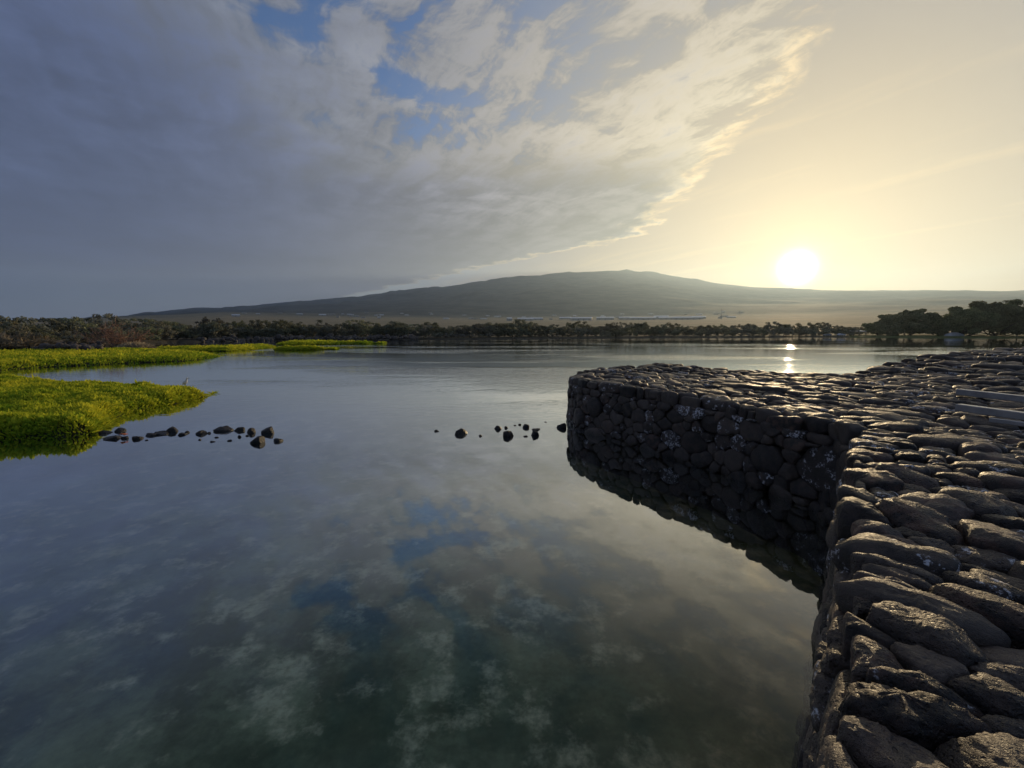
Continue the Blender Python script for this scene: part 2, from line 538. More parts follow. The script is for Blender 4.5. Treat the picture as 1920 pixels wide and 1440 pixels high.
def land_z(x, y):
    x = np.asarray(x, float); y = np.asarray(y, float)
    r = np.hypot(x, y); az = np.arctan2(x, y)
    sr = shore_r(az) * (1 + 0.035 * fbm(np.stack([az * 60, az * 0, az * 0], -1), 3, 5))
    top = EYE + RIDGE * np.interp(az, _saz, _sel, left=_sel[0], right=_sel[-1])
    k = np.interp(az, [azim(-200), azim(120), azim(420)], [0.35, 0.55, 1.0])
    d = r - sr
    z = np.interp(d, [-30, -4, 0, 4, 25, 90], [-0.85, -0.45, 0.0, 0.45, 0.8, 1.3])
    z = np.where(r < 25, -0.85, z)
    zz = np.interp(r, [350, 900, 2300, 3600], [0, 11, 66, 132]) * k
    z = z + np.where(d > 90, zz, zz * np.clip(d / 90, 0, 1))
    t = np.clip((r - 3600) / (RIDGE - 3600), 0, 1)
    prof = 0.72 * t + 0.28 * t * t
    up = z + (top - z) * prof
    z = np.where(r > 3600, up, z)
    z = np.where(r > RIDGE, up - (r - RIDGE) * 0.10, z)
    Pn = np.stack([x / 900.0, y / 900.0, 0 * x], -1)
    amp = np.interp(r, [1500, 4000, 9000, 12000], [0, 8, 34, 26]) * k
    z = z + amp * fbm(Pn, 4, 21)
    cone = np.maximum(0, fbm(np.stack([x / 520.0, y / 520.0, 0 * x], -1), 2, 33) - 0.35)
    z = z + cone * np.interp(r, [4000, 9000, 12000], [0, 80, 60]) * k * np.interp(az, [azim(1250), azim(1400)], [1, 0.1])
    return z

azs = np.concatenate([np.linspace(-math.pi, -1.05, 40, endpoint=False), np.linspace(-1.05, 1.05, 620), np.linspace(1.05, math.pi, 41)[1:]])
rs = np.concatenate([[0.05], np.geomspace(3, 100, 26), np.linspace(104, 320, 44), np.geomspace(330, 3600, 40), np.linspace(3700, 12000, 64), np.linspace(12150, 14600, 8)])
A, Q = np.meshgrid(azs, rs)
X = np.sin(A) * Q; Y = np.cos(A) * Q
Z = land_z(X, Y)
nr, na = X.shape
V = np.stack([X, Y, Z], -1).reshape(-1, 3)
ii = np.arange(nr * na).reshape(nr, na)
F = np.stack([ii[:-1, :-1], ii[:-1, 1:], ii[1:, 1:], ii[1:, :-1]], -1).reshape(-1, 4)
fz = Z.reshape(-1)[F].max(1)
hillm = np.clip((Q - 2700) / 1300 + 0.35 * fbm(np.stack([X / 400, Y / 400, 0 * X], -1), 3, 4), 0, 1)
d_sh = Q - shore_r(A)
lawn = ((A > azim(1590)) & (A < 1.2)) * np.clip(1 - np.abs(d_sh - 25) / 60, 0, 1)
shm = np.clip(1 - d_sh / 40, 0, 1) * (1 - np.clip(lawn * 3, 0, 1))
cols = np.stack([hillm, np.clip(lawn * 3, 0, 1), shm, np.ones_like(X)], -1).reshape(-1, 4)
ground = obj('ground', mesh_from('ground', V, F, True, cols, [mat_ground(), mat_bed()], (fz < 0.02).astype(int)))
tag(ground, kind='structure')

n = 96
V = [(0, 0, 0)] + [(420 * math.sin(2 * math.pi * i / n), 420 * math.cos(2 * math.pi * i / n), 0) for i in range(n)]
F = [(0, 1 + (i + 1) % n, 1 + i) for i in range(n)]
water = obj('water', mesh_from('water', V, F, False, None, mat_water()))
tag(water, kind='structure')

hz_m, t, out = material('morning_haze')
pv = t.node('ShaderNodeVolumePrincipled')
pv.inputs['Color'].default_value = (0.58, 0.78, 1.0, 1)
pv.inputs['Density'].default_value = 6.5e-5
pv.inputs['Anisotropy'].default_value = 0.55
pv.inputs['Density Attribute'].default_value = ''
pv.inputs['Temperature Attribute'].default_value = ''
hz_m.cycles.homogeneous_volume = True
t.l.new(pv.outputs[0], out.inputs['Volume'])
v, f = box_geo(-15000, 15000, -15000, 15000, -3.5, 1900)
haze = obj('haze', mesh_from('haze', v, f, False, None, hz_m))
tag(haze, kind='stuff')

# ------------------------------------------------------------------ the dry-stone seawall
TOPZ = 1.5
# plan of the top, walked with the wall on the right-hand side: near flank, inner corner, pier flank, rounded tip, far flank
edge_path = [(-3.2, -3.9), (1.13, 1.28), (3.36, 4.06), (4.97, 6.03), (5.22, 6.75), (4.98, 7.35), (4.42, 9.05), (3.62, 10.35), (2.62, 12.05), (2.12, 12.95),
             (1.98, 13.8), (2.10, 14.9), (2.55, 15.9), (3.4, 16.7), (6.2, 17.6), (8.0, 16.7), (10.0, 15.45), (11.6, 14.95), (13.2, 15.9), (15.2, 17.7), (22.8, 22.8), (38.0, 31.5), (60, 44)]
poly_in = edge_path + [(60, -8), (5, -8)]
EP = np.array(edge_path, float); PI_ = np.array(poly_in, float)

def inside(Pt, poly):
    x, y = Pt[:, 0], Pt[:, 1]; c = np.zeros(len(Pt), bool)
    j = len(poly) - 1
    for i in range(len(poly)):
        xi, yi = poly[i]; xj, yj = poly[j]
        c ^= ((yi > y) != (yj > y)) & (x < (xj - xi) * (y - yi) / (yj - yi + 1e-12) + xi)
        j = i
    return c

def seg_dist(Pt, path):
    """distance to an open path and index of its nearest segment"""
    best = np.full(len(Pt), 1e9); idx = np.zeros(len(Pt), int)
    for i in range(len(path) - 1):
        a = path[i]; b = path[i + 1]; ab = b - a
        t = np.clip(((Pt - a) @ ab) / (ab @ ab), 0, 1)
        d = np.linalg.norm(Pt - (a + t[:, None] * ab), axis=1)
        m = d < best; best[m] = d[m]; idx[m] = i
    return best, idx

def top_z(x, y):
    x = np.asarray(x, float); y = np.asarray(y, float)
    z = TOPZ + 0.05 * fbm(np.stack([x * 0.35, y * 0.35, 0 * x], -1), 2, 9)
    z = z + 0.16 * np.exp(-(((x - 6.6) / 2.2) ** 2 + ((y - 16.9) / 0.9) ** 2))
    z = z + 0.25 * np.clip((x - 12) / 14, 0, 1)
    return z

def darts(cand, rad, keep):
    """accept candidates that keep their distance; rad per candidate"""
    acc = np.zeros((keep, 2)); ar = np.zeros(keep); n = 0; ids = []
    for i in range(len(cand)):
        if n:
            d2 = ((acc[:n] - cand[i]) ** 2).sum(1)
            if (d2 < (0.5 * (ar[:n] + rad[i])) ** 2).any():
                continue
        acc[n] = cand[i]; ar[n] = rad[i]; ids.append(i); n += 1
        if n == keep: break
    return acc[:n], ar[:n], ids

def clip_half(poly, nx, ny, c):
    """keep nx*x+ny*y <= c"""
    out = []
    m = len(poly)
    for i in range(m):
        p = poly[i]; q = poly[(i + 1) % m]
        dp = nx * p[0] + ny * p[1] - c; dq = nx * q[0] + ny * q[1] - c
        if dp <= 0: out.append(p)
        if (dp < 0 < dq) or (dq < 0 < dp):
            t = dp / (dp - dq)
            out.append((p[0] + t * (q[0] - p[0]), p[1] + t * (q[1] - p[1])))
    return out

def cells(S, rad, lim=1.6, nb=26):
    """weighted Voronoi cells"""
    polys = []
    for i in range(len(S)):
        d = S - S[i]; d2 = (d ** 2).sum(1)
        near = np.argsort(d2)[1:nb + 1]
        L = lim * rad[i]
        p = [(-L, -L), (L, -L), (L, L), (-L, L)]
        for j in near:
            dist = math.sqrt(d2[j])
            if dist > 3.2 * L: break
            nx, ny = d[j] / dist
            p = clip_half(p, nx, ny, (d2[j] + 0.5 * (rad[i] ** 2 - rad[j] ** 2)) / (2 * dist))
            if len(p) < 3: break
        polys.append(np.array(p) + S[i] if len(p) >= 3 else None)
    return polys

def stone_geo(poly2, M, K, up, down, pw, seed, gap=0.012, rough=1.0, grow=1.0, facets=True):
    """a rounded block that fills a plan cell: returns local u,v,w coordinates round the cell's centre"""
    c = poly2.mean(0); q = poly2 - c
    th = np.linspace(0, 2 * math.pi, M, endpoint=False)
    dirs = np.stack([np.cos(th), np.sin(th)], 1)
    r = np.full(M, 1e9)
    for i in range(len(q)):
        a = q[i]; b = q[(i + 1) % len(q)]; e = b - a
        nrm = np.array([e[1], -e[0]]); ln = np.linalg.norm(nrm)
        if ln < 1e-6: continue
        nrm /= ln; cc = nrm @ a
        if cc < 0: nrm, cc = -nrm, -cc
        dd = dirs @ nrm
        with np.errstate(divide='ignore'):
            t = np.where(dd > 1e-4, cc / np.maximum(dd, 1e-4), 1e9)
        r = np.minimum(r, t)
    r = np.maximum(r - gap, 0.02)
    pts = dirs * r[:, None]
    for _ in range(max(1, M // 26)):       # round the corners
        pts = 0.25 * np.roll(pts, 1, 0) + 0.5 * pts + 0.25 * np.roll(pts, -1, 0)
    pts *= grow
    ph = np.linspace(-math.pi / 2, math.pi / 2, K + 2)[1:-1]
    ex = 2.0 / pw
    Rr = np.abs(np.cos(ph)) ** ex
    Zz = np.sign(np.sin(ph)) * np.abs(np.sin(ph)) ** ex
    Zz = np.where(Zz > 0, Zz * up, Zz * down)
    V = np.concatenate([np.concatenate([pts[None] * Rr[:, None, None], np.broadcast_to(Zz[:, None, None], (K, M, 1))], 2).reshape(-1, 3),
                        [[0, 0, -down], [0, 0, up]]])
    size = math.sqrt(abs(np.linalg.det(np.cov(q.T)))) ** 0.5 * 2 if len(q) > 2 else 0.2
    size = max(size, 0.08)
    rs_ = np.random.default_rng(seed)
    off = rs_.uniform(-50, 50, 3)
    nd = V / np.maximum(np.linalg.norm(V, axis=1, keepdims=True), 1e-6)
    k1 = 1.5 / size
    disp = 0.085 * size * fbm(V * k1 + off, 2, seed % 97) * rough + 0.028 * size * fbm(V * k1 * 5 + off, 2, seed % 89) * rough
    if K >= 16:
        disp = disp + 0.016 * size * fbm(V * k1 * 16 + off, 2, seed % 83) * rough
    V = V + nd * disp[:, None]
    # chipped faces: slice the block by a few planes
    for _ in range(int(rs_.integers(1, 3)) if facets is True else int(facets)):
        nn_ = rs_.normal(0, 1, 3) * [1, 1, 0.8]; nn_[2] = abs(nn_[2]) * (1 if rs_.random() < 0.85 else -1); nn_ /= np.linalg.norm(nn_)
        sd_ = V @ nn_
        lim_ = sd_.max() * (rs_.uniform(0.76, 0.94) if facets is True else rs_.uniform(0.60, 0.88))
        V = V - nn_ * (np.maximum(sd_ - lim_, 0) * 0.92)[:, None]
    V = V + nd * (0.012 * size * fbm(V * k1 * 9 + off, 2, seed % 79))[:, None]
    tx, ty = rs_.normal(0, 0.06, 2)
    V[:, 2] += V[:, 0] * tx + V[:, 1] * ty
    i0 = np.arange(M); i1 = (i0 + 1) % M
    F = np.concatenate([np.stack([k * M + i0, k * M + i1, (k + 1) * M + i1, (k + 1) * M + i0], 1) for k in range(K - 1)])
    b = K * M
    caps = np.concatenate([np.stack([i1, i0, np.full(M, b), np.full(M, b)], 1), np.stack([(K - 1) * M + i0, (K - 1) * M + i1, np.full(M, b + 1), np.full(M, b + 1)], 1)])
    return c, V, F, caps[:, :3]

stones = []   # dicts: centre, verts (local), quads, tris, tint, size on the picture

def cam_proj(p):
    d = np.asarray(p, float) - np.array([0, 0, EYE])
    yy = d[1] * math.cos(PITCH) - d[2] * math.sin(PITCH)
    zz = d[1] * math.sin(PITCH) + d[2] * math.cos(PITCH)
    if yy < 0.15: return None
    return 960 + FPX * d[0] / yy, 720 - FPX * zz / yy, yy

def detail(dist):
    if dist < 3.6: return 64, 24
    if dist < 7.5: return 36, 14
    if dist < 14: return 24, 9
    return 16, 7

# --- top course: long stones laid with their ends to the water
ANG = R(-58); ASP = 1.55
ca, sa = math.cos(ANG), math.sin(ANG)
def to_s(Pt):   # world plan -> stretched frame
    return np.stack([(Pt[:, 0] * ca + Pt[:, 1] * sa) / ASP, -Pt[:, 0] * sa + Pt[:, 1] * ca], 1)
def from_s(S):
    a = S[:, 0] * ASP; b = S[:, 1]
    return np.stack([a * ca - b * sa, a * sa + b * ca], 1)

ncand = 90000
yy = rng.uniform(0.05, 1.0, ncand) ** 1.6 * 34
xx = rng.uniform(-1.0, 1.0, ncand) * (1.30 * yy + 2.2)
cand = np.stack([xx, yy], 1)
cand = cand[inside(cand, PI_)]
cand = cand[cand[:, 0] < 1.28 * cand[:, 1] + 1.6]
dist = np.linalg.norm(cand, axis=1)
dE, iE = seg_dist(cand, EP)
rad = 0.215 * np.exp(rng.normal(0, 0.36, len(cand))) * np.interp(dist, [0, 4, 10, 16, 24, 40], [1.0, 1.0, 1.08, 1.25, 1.75, 2.3])
rad *= np.where((dE < 0.45) & (dist > 5), 1.12, 1.0)
cand_s = to_s(cand)
S, Rd, ids = darts(cand_s, rad, 3400)
polys = cells(S, Rd)
SW = from_s(S)
dS, iS = seg_dist(SW, EP)
for i, p in enumerate(polys):
    if p is None: continue
    wpoly = from_s(p)
    wpoly = wpoly + 0.22 * np.stack([fbm(np.c_[wpoly * 0.9, wpoly[:, 0] * 0], 2, 71), fbm(np.c_[wpoly * 0.9, wpoly[:, 0] * 0 + 5], 2, 72)], 1)
    if dS[i] < 1.3:
        for sgi in (iS[i] - 1, iS[i], iS[i] + 1):
            if sgi < 0 or sgi >= len(EP) - 1: continue
            a, b = EP[sgi], EP[sgi + 1]
            nrm = np.array([-(b - a)[1], (b - a)[0]]); nrm /= np.linalg.norm(nrm)     # points to the water
            if sgi != iS[i]:
                j = max(sgi, iS[i])
                e0 = EP[j] - EP[j - 1]; e1 = EP[j + 1] - EP[j]
                if e0[0] * e1[1] - e0[1] * e1[0] > 0: continue                     # re-entrant corner
            wpoly = clip_half([tuple(v) for v in wpoly], nrm[0], nrm[1], nrm @ a + 0.04 + 0.06 * math.sin(i * 12.9898))
            if len(wpoly) < 3: break
            wpoly = np.array(wpoly)
        if len(wpoly) < 3: continue
    area = 0.5 * abs(np.dot(wpoly[:, 0], np.roll(wpoly[:, 1], 1)) - np.dot(wpoly[:, 1], np.roll(wpoly[:, 0], 1)))
    if area < 0.012: continue
    cen = wpoly.mean(0); dist = math.hypot(cen[0], cen[1])
    M, K = detail(math.hypot(dist, 1.5))
    rr = random.Random(i * 7 + 1)
    far_r = float(np.clip((cen[0] - 11) / 10, 0, 1))            # loose rubble where the wall runs back to land
    up = rr.uniform(0.08, 0.13) * (1 + 0.3 * far_r) * min(1.3, (area / 0.09) ** 0.35)
    down = rr.uniform(0.16, 0.26)
    c, V, F, T = stone_geo(wpoly, M, K, up, down, rr.uniform(2.8, 4.6), i + 11, gap=0.008, rough=rr.choice((0.8, 1.0, 1.5)), grow=1.03)
    z = float(top_z(c[0], c[1])) - 0.07 + rr.gauss(0, 0.014 + 0.05 * far_r)
    if far_r > 0.3 and rr.random() < 0.08: z += rr.uniform(0.05, 0.18)
    white = rr.random()
    white = (0.9 if white < 0.06 else 0.5 if white < 0.24 else 0.0)
    tint = (rr.uniform(0.06, 0.72), 0.75 if rr.random() < 0.22 else rr.uniform(0, 0.3), white, rr.choice((0.15, 0.3, 0.9, 1.0)))
    stones.append(dict(c=np.array([c[0], c[1], z]), V=V, F=F, T=T, tint=tint, area=area, face=False))

# --- the flank: courses of rounded stones from below the water to the top
vis = EP[1:15]
seglen = np.linalg.norm(np.diff(vis, axis=0), axis=1); cum = np.concatenate([[0], np.cumsum(seglen)]); LEN = cum[-1]
def flank(s):
    s = np.clip(s, 0, LEN - 1e-6); k = np.searchsorted(cum, s, side='right') - 1
    t = (s - cum[k]) / seglen[k]
    e = (vis[k + 1] - vis[k]) / seglen[k]
    return vis[k] + t * (vis[k + 1] - vis[k]), e, np.array([-e[1], e[0]])
cs_ = rng.uniform(0, LEN, 26000); cz_ = rng.uniform(-0.75, 1.36, 26000)
frad = 0.275 * np.exp(rng.normal(0, 0.30, 26000))
Sf, Rf, _i = darts(np.stack([cs_ / 1.25, cz_], 1), frad, 1600)
pf = cells(Sf, Rf)
for i, p in enumerate(pf):
    if p is None or len(p) < 3: continue
    p = np.array(clip_half([tuple(v) for v in p * np.array([1.25, 1.0])], 0.0, 1.0, 1.30))
    if len(p) < 3: continue
    area = 0.5 * abs(np.dot(p[:, 0], np.roll(p[:, 1], 1)) - np.dot(p[:, 1], np.roll(p[:, 0], 1)))
    if area < 0.01: continue
    rr = random.Random(i * 13 + 5)
    s0, z0 = p.mean(0)
    if z0 > 1.36: continue
    base, e, nrm = flank(s0)
    out_ = 0.02 + 0.10 * (TOPZ - z0) / 1.5 + rr.gauss(0, 0.018)
    dist = math.hypot(*base)
    M, K = detail(dist * 0.9 + 0.8)
    c, V, F, T = stone_geo(p, M, K, rr.uniform(0.06, 0.10), 0.20, rr.uniform(2.8, 4.2), i + 4001, gap=0.002, rough=rr.choice((0.8, 1.1, 1.5)), grow=1.06)
    ang = 0.0
    n3 = np.array([nrm[0], nrm[1], 0.06]); n3 /= np.linalg.norm(n3)
    e3 = np.array([e[0], e[1], 0.0]); u3 = np.cross(n3, e3) * -1
    if u3[2] < 0: u3 = -u3
    W3 = V[:, :1] * e3 + V[:, 1:2] * u3 + V[:, 2:] * n3
    white = rr.random()
    white = (1.0 if white < 0.10 else 0.6 if white < 0.30 else 0.0) if z0 > 0.12 else 0.0
    tint = (rr.uniform(0.15, 0.65), 0.5 if rr.random() < 0.15 else rr.uniform(0, 0.2), white, rr.choice((0.2, 0.5, 1.0)))
    cen = np.array([base[0] + nrm[0] * (out_ - 0.05), base[1] + nrm[1] * (out_ - 0.05), z0])
    # keep the winding outward
    det = np.linalg.det(np.stack([e3, u3, n3]))
    if det < 0: F = F[:, ::-1]; T = T[:, ::-1]
    stones.append(dict(c=cen, V=W3, F=F, T=T, tint=tint, area=area, face=True))

for s in stones:
    q = cam_proj(s['c'])
    s['score'] = 0.0
    if q and -80 < q[0] < 2000 and -50 < q[1] < 1520:
        d = np.linalg.norm(s['c'] - np.array([0, 0, EYE]))
        f = 0.45 if (s['face'] and s['c'][2] < 0) else 1.0
        if not s['face']: f *= (EYE - s['c'][2]) / d + 0.25
        else: f *= 0.55 if (s['c'][1] > 6.2) else 0.06
        s['score'] = s['area'] / d ** 2 * f
stones.sort(key=lambda s: -s['score'])
WALL_AT = np.array([4.0, 6.0, 0.0])
wall = thing('seawall', 'broad dry-laid seawall of rounded dark basalt stones enclosing the pond', 'seawall', tuple(WALL_AT))
for s in stones[:300]:
    nq, nt = len(s['F']), len(s['T'])
    Vn = len(s['V'])
    cols = np.tile(np.array(s['tint']), (Vn, 1))
    FF = np.concatenate([s['F'], np.concatenate([s['T'], s['T'][:, 2:]], 1)])
    me = mesh_from('stone', s['V'], [list(q) for q in s['F']] + [list(q) for q in s['T']], True, cols, M_ROCK)
    obj('stone', me, wall, tuple(s['c'] - WALL_AT))
Vs = []; Fs = []; Cs = []; nv = 0
for s in stones[300:]:
    Vs.append(s['V'] + s['c'] - WALL_AT)
    tri = np.concatenate([s['F'][:, [0, 1, 2]], s['F'][:, [0, 2, 3]], s['T']]) + nv
    Fs.append(tri); Cs.append(np.tile(np.array(s['tint']), (len(s['V']), 1))); nv += len(s['V'])
tag(obj('stone_mass', mesh_from('stone_mass', np.concatenate(Vs), np.concatenate(Fs), True, np.concatenate(Cs), M_ROCK), wall), kind='stuff')
# dark core added under and behind the stones, blocks light through the gaps
inner = []
for i, p in enumerate(EP):
    a = EP[max(i - 1, 0)]; b = EP[min(i + 1, len(EP) - 1)]
    e = (b - a) / np.linalg.norm(b - a)
    inner.append((p[0] + e[1] * 0.17, p[1] - e[0] * 0.17))
inner += [(59, -8), (5, -8)]
nI = len(inner)
V = [(x - WALL_AT[0], y - WALL_AT[1], -1.2) for x, y in inner] + [(x - WALL_AT[0], y - WALL_AT[1], TOPZ - 0.17 + 0.25 * min(max((x - 12) / 14, 0), 1)) for x, y in inner]
F = [tuple(range(nI, 2 * nI))[::-1]] + [(i, (i + 1) % nI, nI + (i + 1) % nI, nI + i) for i in range(nI)]
obj('dark_core', mesh_from('dark_core', V, F, False, None, M_CORE), wall)
print('stones', len(stones), 'top', sum(not s['face'] for s in stones), 'tris', sum(len(s['F']) * 2 for s in stones))

# ------------------------------------------------------------------ banks of green pickleweed
M_GRASS = mat_leaf('pickleweed_leaf', (0.20, 0.34, 0.025), (0.75, 0.70, 0.055), 0.55)
M_SOD = mat_plain('peat', (0.030, 0.032, 0.015), 0.95, 0.4, 3.0)
M_STRAW = mat_leaf('straw', (0.26, 0.205, 0.13), (0.52, 0.43, 0.29), 0.35)

def poly_dist(Pt, poly):
    return seg_dist(Pt, np.concatenate([poly, poly[:1]]))[0]

def grass_bank(name, label, outline, height, edge_w, nblades, blade, seed, mat=None, group=None, tint_bias=0.0, grid=0.6, cat='grass'):
    poly = np.array(outline, float)
    g = np.random.default_rng(seed)
    c = poly.mean(0)
    # mound of roots and peat
    x0, y0 = poly.min(0) - 0.8; x1, y1 = poly.max(0) + 0.8
    nx = max(8, int((x1 - x0) / grid)); ny = max(8, int((y1 - y0) / grid))
    gx, gy = np.meshgrid(np.linspace(x0, x1, nx), np.linspace(y0, y1, ny))
    Pg = np.stack([gx.ravel(), gy.ravel()], 1)
    def mound(Pt):
        d = poly_dist(Pt, poly) * np.where(inside(Pt, poly), 1, -1)
        t = np.clip(d / edge_w, -0.6, 1)
        n_ = fbm(np.stack([Pt[:, 0] * 0.6, Pt[:, 1] * 0.6, 0 * d], -1), 3, seed)
        return np.where(t > 0, height * (1 - (1 - np.maximum(t, 0)) ** 2.2) * (1 + 0.22 * n_), t * 0.7), d
    zz, dd = mound(Pg)
    ix = np.arange(nx * ny).reshape(ny, nx)
    F = np.stack([ix[:-1, :-1], ix[:-1, 1:], ix[1:, 1:], ix[1:, :-1]], -1).reshape(-1, 4)
    F = F[(dd[F] > -0.9).any(1)]
    V = np.concatenate([Pg - c, (zz * 0.80 - 0.05)[:, None]], 1)
    root = obj(name, mesh_from(name + '_sod', V, F, True, None, M_SOD), None, (c[0], c[1], 0))
    tag(root, label, cat, group, 'stuff')
    # leaves
    B = []
    need = nblades
    while need > 0:
        q = np.stack([g.uniform(poly[:, 0].min(), poly[:, 0].max(), need * 2), g.uniform(poly[:, 1].min(), poly[:, 1].max(), need * 2)], 1)
        q = q[inside(q, poly)][:need]; B.append(q); need -= len(q)
    B = np.concatenate(B)
    zz, dd = mound(B)
    L = blade * g.lognormal(0, 0.20, len(B)); Wd = L * g.uniform(0.14, 0.26, len(B))
    th = g.uniform(0, 2 * math.pi, len(B)); lean = np.abs(g.normal(0.45, 0.35, len(B)))
    # leaves at the rim hang outward
    eps = 0.15
    gxn = (poly_dist(B + [eps, 0], poly) - poly_dist(B - [eps, 0], poly)); gyn = (poly_dist(B + [0, eps], poly) - poly_dist(B - [0, eps], poly))
    outw = -np.stack([gxn, gyn], 1); outw /= np.linalg.norm(outw, axis=1, keepdims=True) + 1e-6
    rim = np.clip(1 - dd / (edge_w * 0.7), 0, 1)
    dxy = np.stack([np.cos(th), np.sin(th)], 1) * np.sin(lean)[:, None] + outw * (rim * 0.7)[:, None]
    top = np.concatenate([dxy * L[:, None], (L * np.cos(lean) * (1 - 0.45 * rim))[:, None]], 1)
    clump = fbm(np.stack([B[:, 0] * 1.8, B[:, 1] * 1.8, 0 * dd], -1), 2, seed + 3)
    bigc = fbm(np.stack([B[:, 0] * 0.35, B[:, 1] * 0.35, 0 * dd], -1), 2, seed + 7)
    top *= (1 + 0.15 * clump)[:, None]
    base = np.concatenate([B - c, (zz * 0.82 - 0.04 + 0.05 * clump)[:, None]], 1)
    sd = np.stack([-np.sin(th), np.cos(th), 0 * th], 1) * Wd[:, None]
    mid = base + top * 0.55 + np.stack([0 * th, 0 * th, 0.06 * L], 1)
    V = np.stack([base - sd * 0.5, base + sd * 0.5, mid + sd, base + top, mid - sd], 1)
    n_ = len(B); k = np.arange(n_) * 5
    F = np.concatenate([np.stack([k, k + 1, k + 2, k + 4], 1), np.stack([k + 4, k + 2, k + 3, k + 3], 1)])
    tri = np.concatenate([np.stack([k, k + 1, k + 2], 1), np.stack([k, k + 2, k + 4], 1), np.stack([k + 4, k + 2, k + 3], 1)])
    tv = np.clip(0.48 + tint_bias + 0.16 * clump + 0.30 * bigc + g.normal(0, 0.16, n_) - 0.30 * rim * (g.random(n_) < 0.5), 0, 1)
    cols = np.repeat(np.stack([tv, tv, tv, np.ones(n_)], 1), 5, 0)
    obj('leaves', mesh_from('leaves', V.reshape(-1, 3), tri, False, cols, mat or M_GRASS), root)['kind'] = 'stuff'
    return root

W0 = lambda pts, z=0.0: [tuple(at(x, y, z)) for x, y in pts]
def bank_outline(front, back, ztop):
    return W0(front) + W0(back[::-1], ztop)
bank_near = bank_outline([(-260, 862), (-120, 842), (0, 830), (70, 826), (130, 822), (178, 815), (205, 797), (210, 785), (250, 773), (290, 765), (330, 757), (385, 743), (411, 733)],
                         [(-260, 699), (-60, 702), (0, 703), (50, 704), (84, 706), (106, 713), (150, 716), (220, 718), (300, 720), (350, 722), (385, 727)], 0.42)
grass_bank('grass_bank', 'tall yellow-green grassy bank where the white heron stands', bank_near, 0.50, 0.7, 150000, 0.15, 101, grid=0.4)
bank_2 = bank_outline([(-200, 704), (-60, 698), (0, 695), (100, 688), (250, 681), (350, 677), (395, 672), (421, 666)],
                      [(-200, 660), (0, 657), (90, 654), (175, 653), (240, 653), (300, 654), (360, 657), (411, 661)], 0.5)
grass_bank('grass_bank', 'long green grassy bank below the leafless brown bush', bank_2, 0.48, 1.6, 70000, 0.26, 102, grid=0.9)
bank_3 = bank_outline([(300, 658), (360, 659.5), (430, 658.5), (475, 656), (518, 650.5)], [(280, 649), (340, 650), (420, 648), (470, 646), (505, 646)], 0.5)
grass_bank('grass_bank', 'thin olive grass strip running behind the long green bank', bank_3, 0.40, 2.0, 26000, 0.34, 103, grid=1.2, tint_bias=0.08)
bank_4 = bank_outline([(515, 656.5), (560, 656.8), (610, 656), (634, 653.5)], [(520, 650), (560, 649.5), (600, 649.5), (630, 650.5)], 0.5)
grass_bank('grass_bank', 'narrow grass islet with a rounded tip, in front of the longest spit', bank_4, 0.38, 1.8, 12000, 0.36, 104, grid=1.2)
bank_5 = bank_outline([(520, 647.5), (570, 647), (640, 645.5), (690, 645), (724, 643)], [(525, 641), (580, 638.2), (600, 638.5), (640, 640), (690, 639.5), (720, 640)], 0.6)
grass_bank('grass_bank', 'longest low grass spit reaching out before the far tree line', bank_5, 0.42, 2.4, 16000, 0.45, 105, grid=1.6)
dry = [tuple(at(x, y, 0.9)) for x, y in [(-80, 651), (0, 650), (60, 649), (104, 647), (100, 642), (60, 642), (0, 642), (-80, 643)]]
b = grass_bank('dry_grass', 'pale straw-coloured dry grass behind the dark lava rocks', dry, 1.1, 2.5, 16000, 1.0, 106, M_STRAW, grid=1.2)
b.location.z = 0.45
dry = [tuple(at(x, y, 0.6)) for x, y in [(225, 652), (262, 652.5), (288, 651.5), (284, 647.5), (250, 646.5), (215, 647.5)]]
b = grass_bank('dry_grass', 'small patch of pale dry grass at the foot of the leafless bush', dry, 0.5, 2.0, 4000, 0.5, 107, M_STRAW, grid=1.2)
b.location.z = 0.3

# ------------------------------------------------------------------ trees
M_KIAWE = mat_leaf('kiawe_leaf', (0.11, 0.115, 0.072), (0.33, 0.325, 0.20), 0.30, True, 0.7)
M_GREEN = mat_leaf('broad_leaf', (0.09, 0.105, 0.052), (0.29, 0.30, 0.145), 0.30, True, 0.5)
M_PALE = mat_leaf('pale_leaf', (0.08, 0.085, 0.055), (0.34, 0.33, 0.26), 0.30, True, 0.3)
M_PALM = mat_leaf('palm_leaf', (0.030, 0.042, 0.016), (0.085, 0.10, 0.035), 0.25, True, 0.3)
M_TWIG = mat_plain('dry_twig', (0.34, 0.20, 0.13), 0.9, 0.3, 2.0)

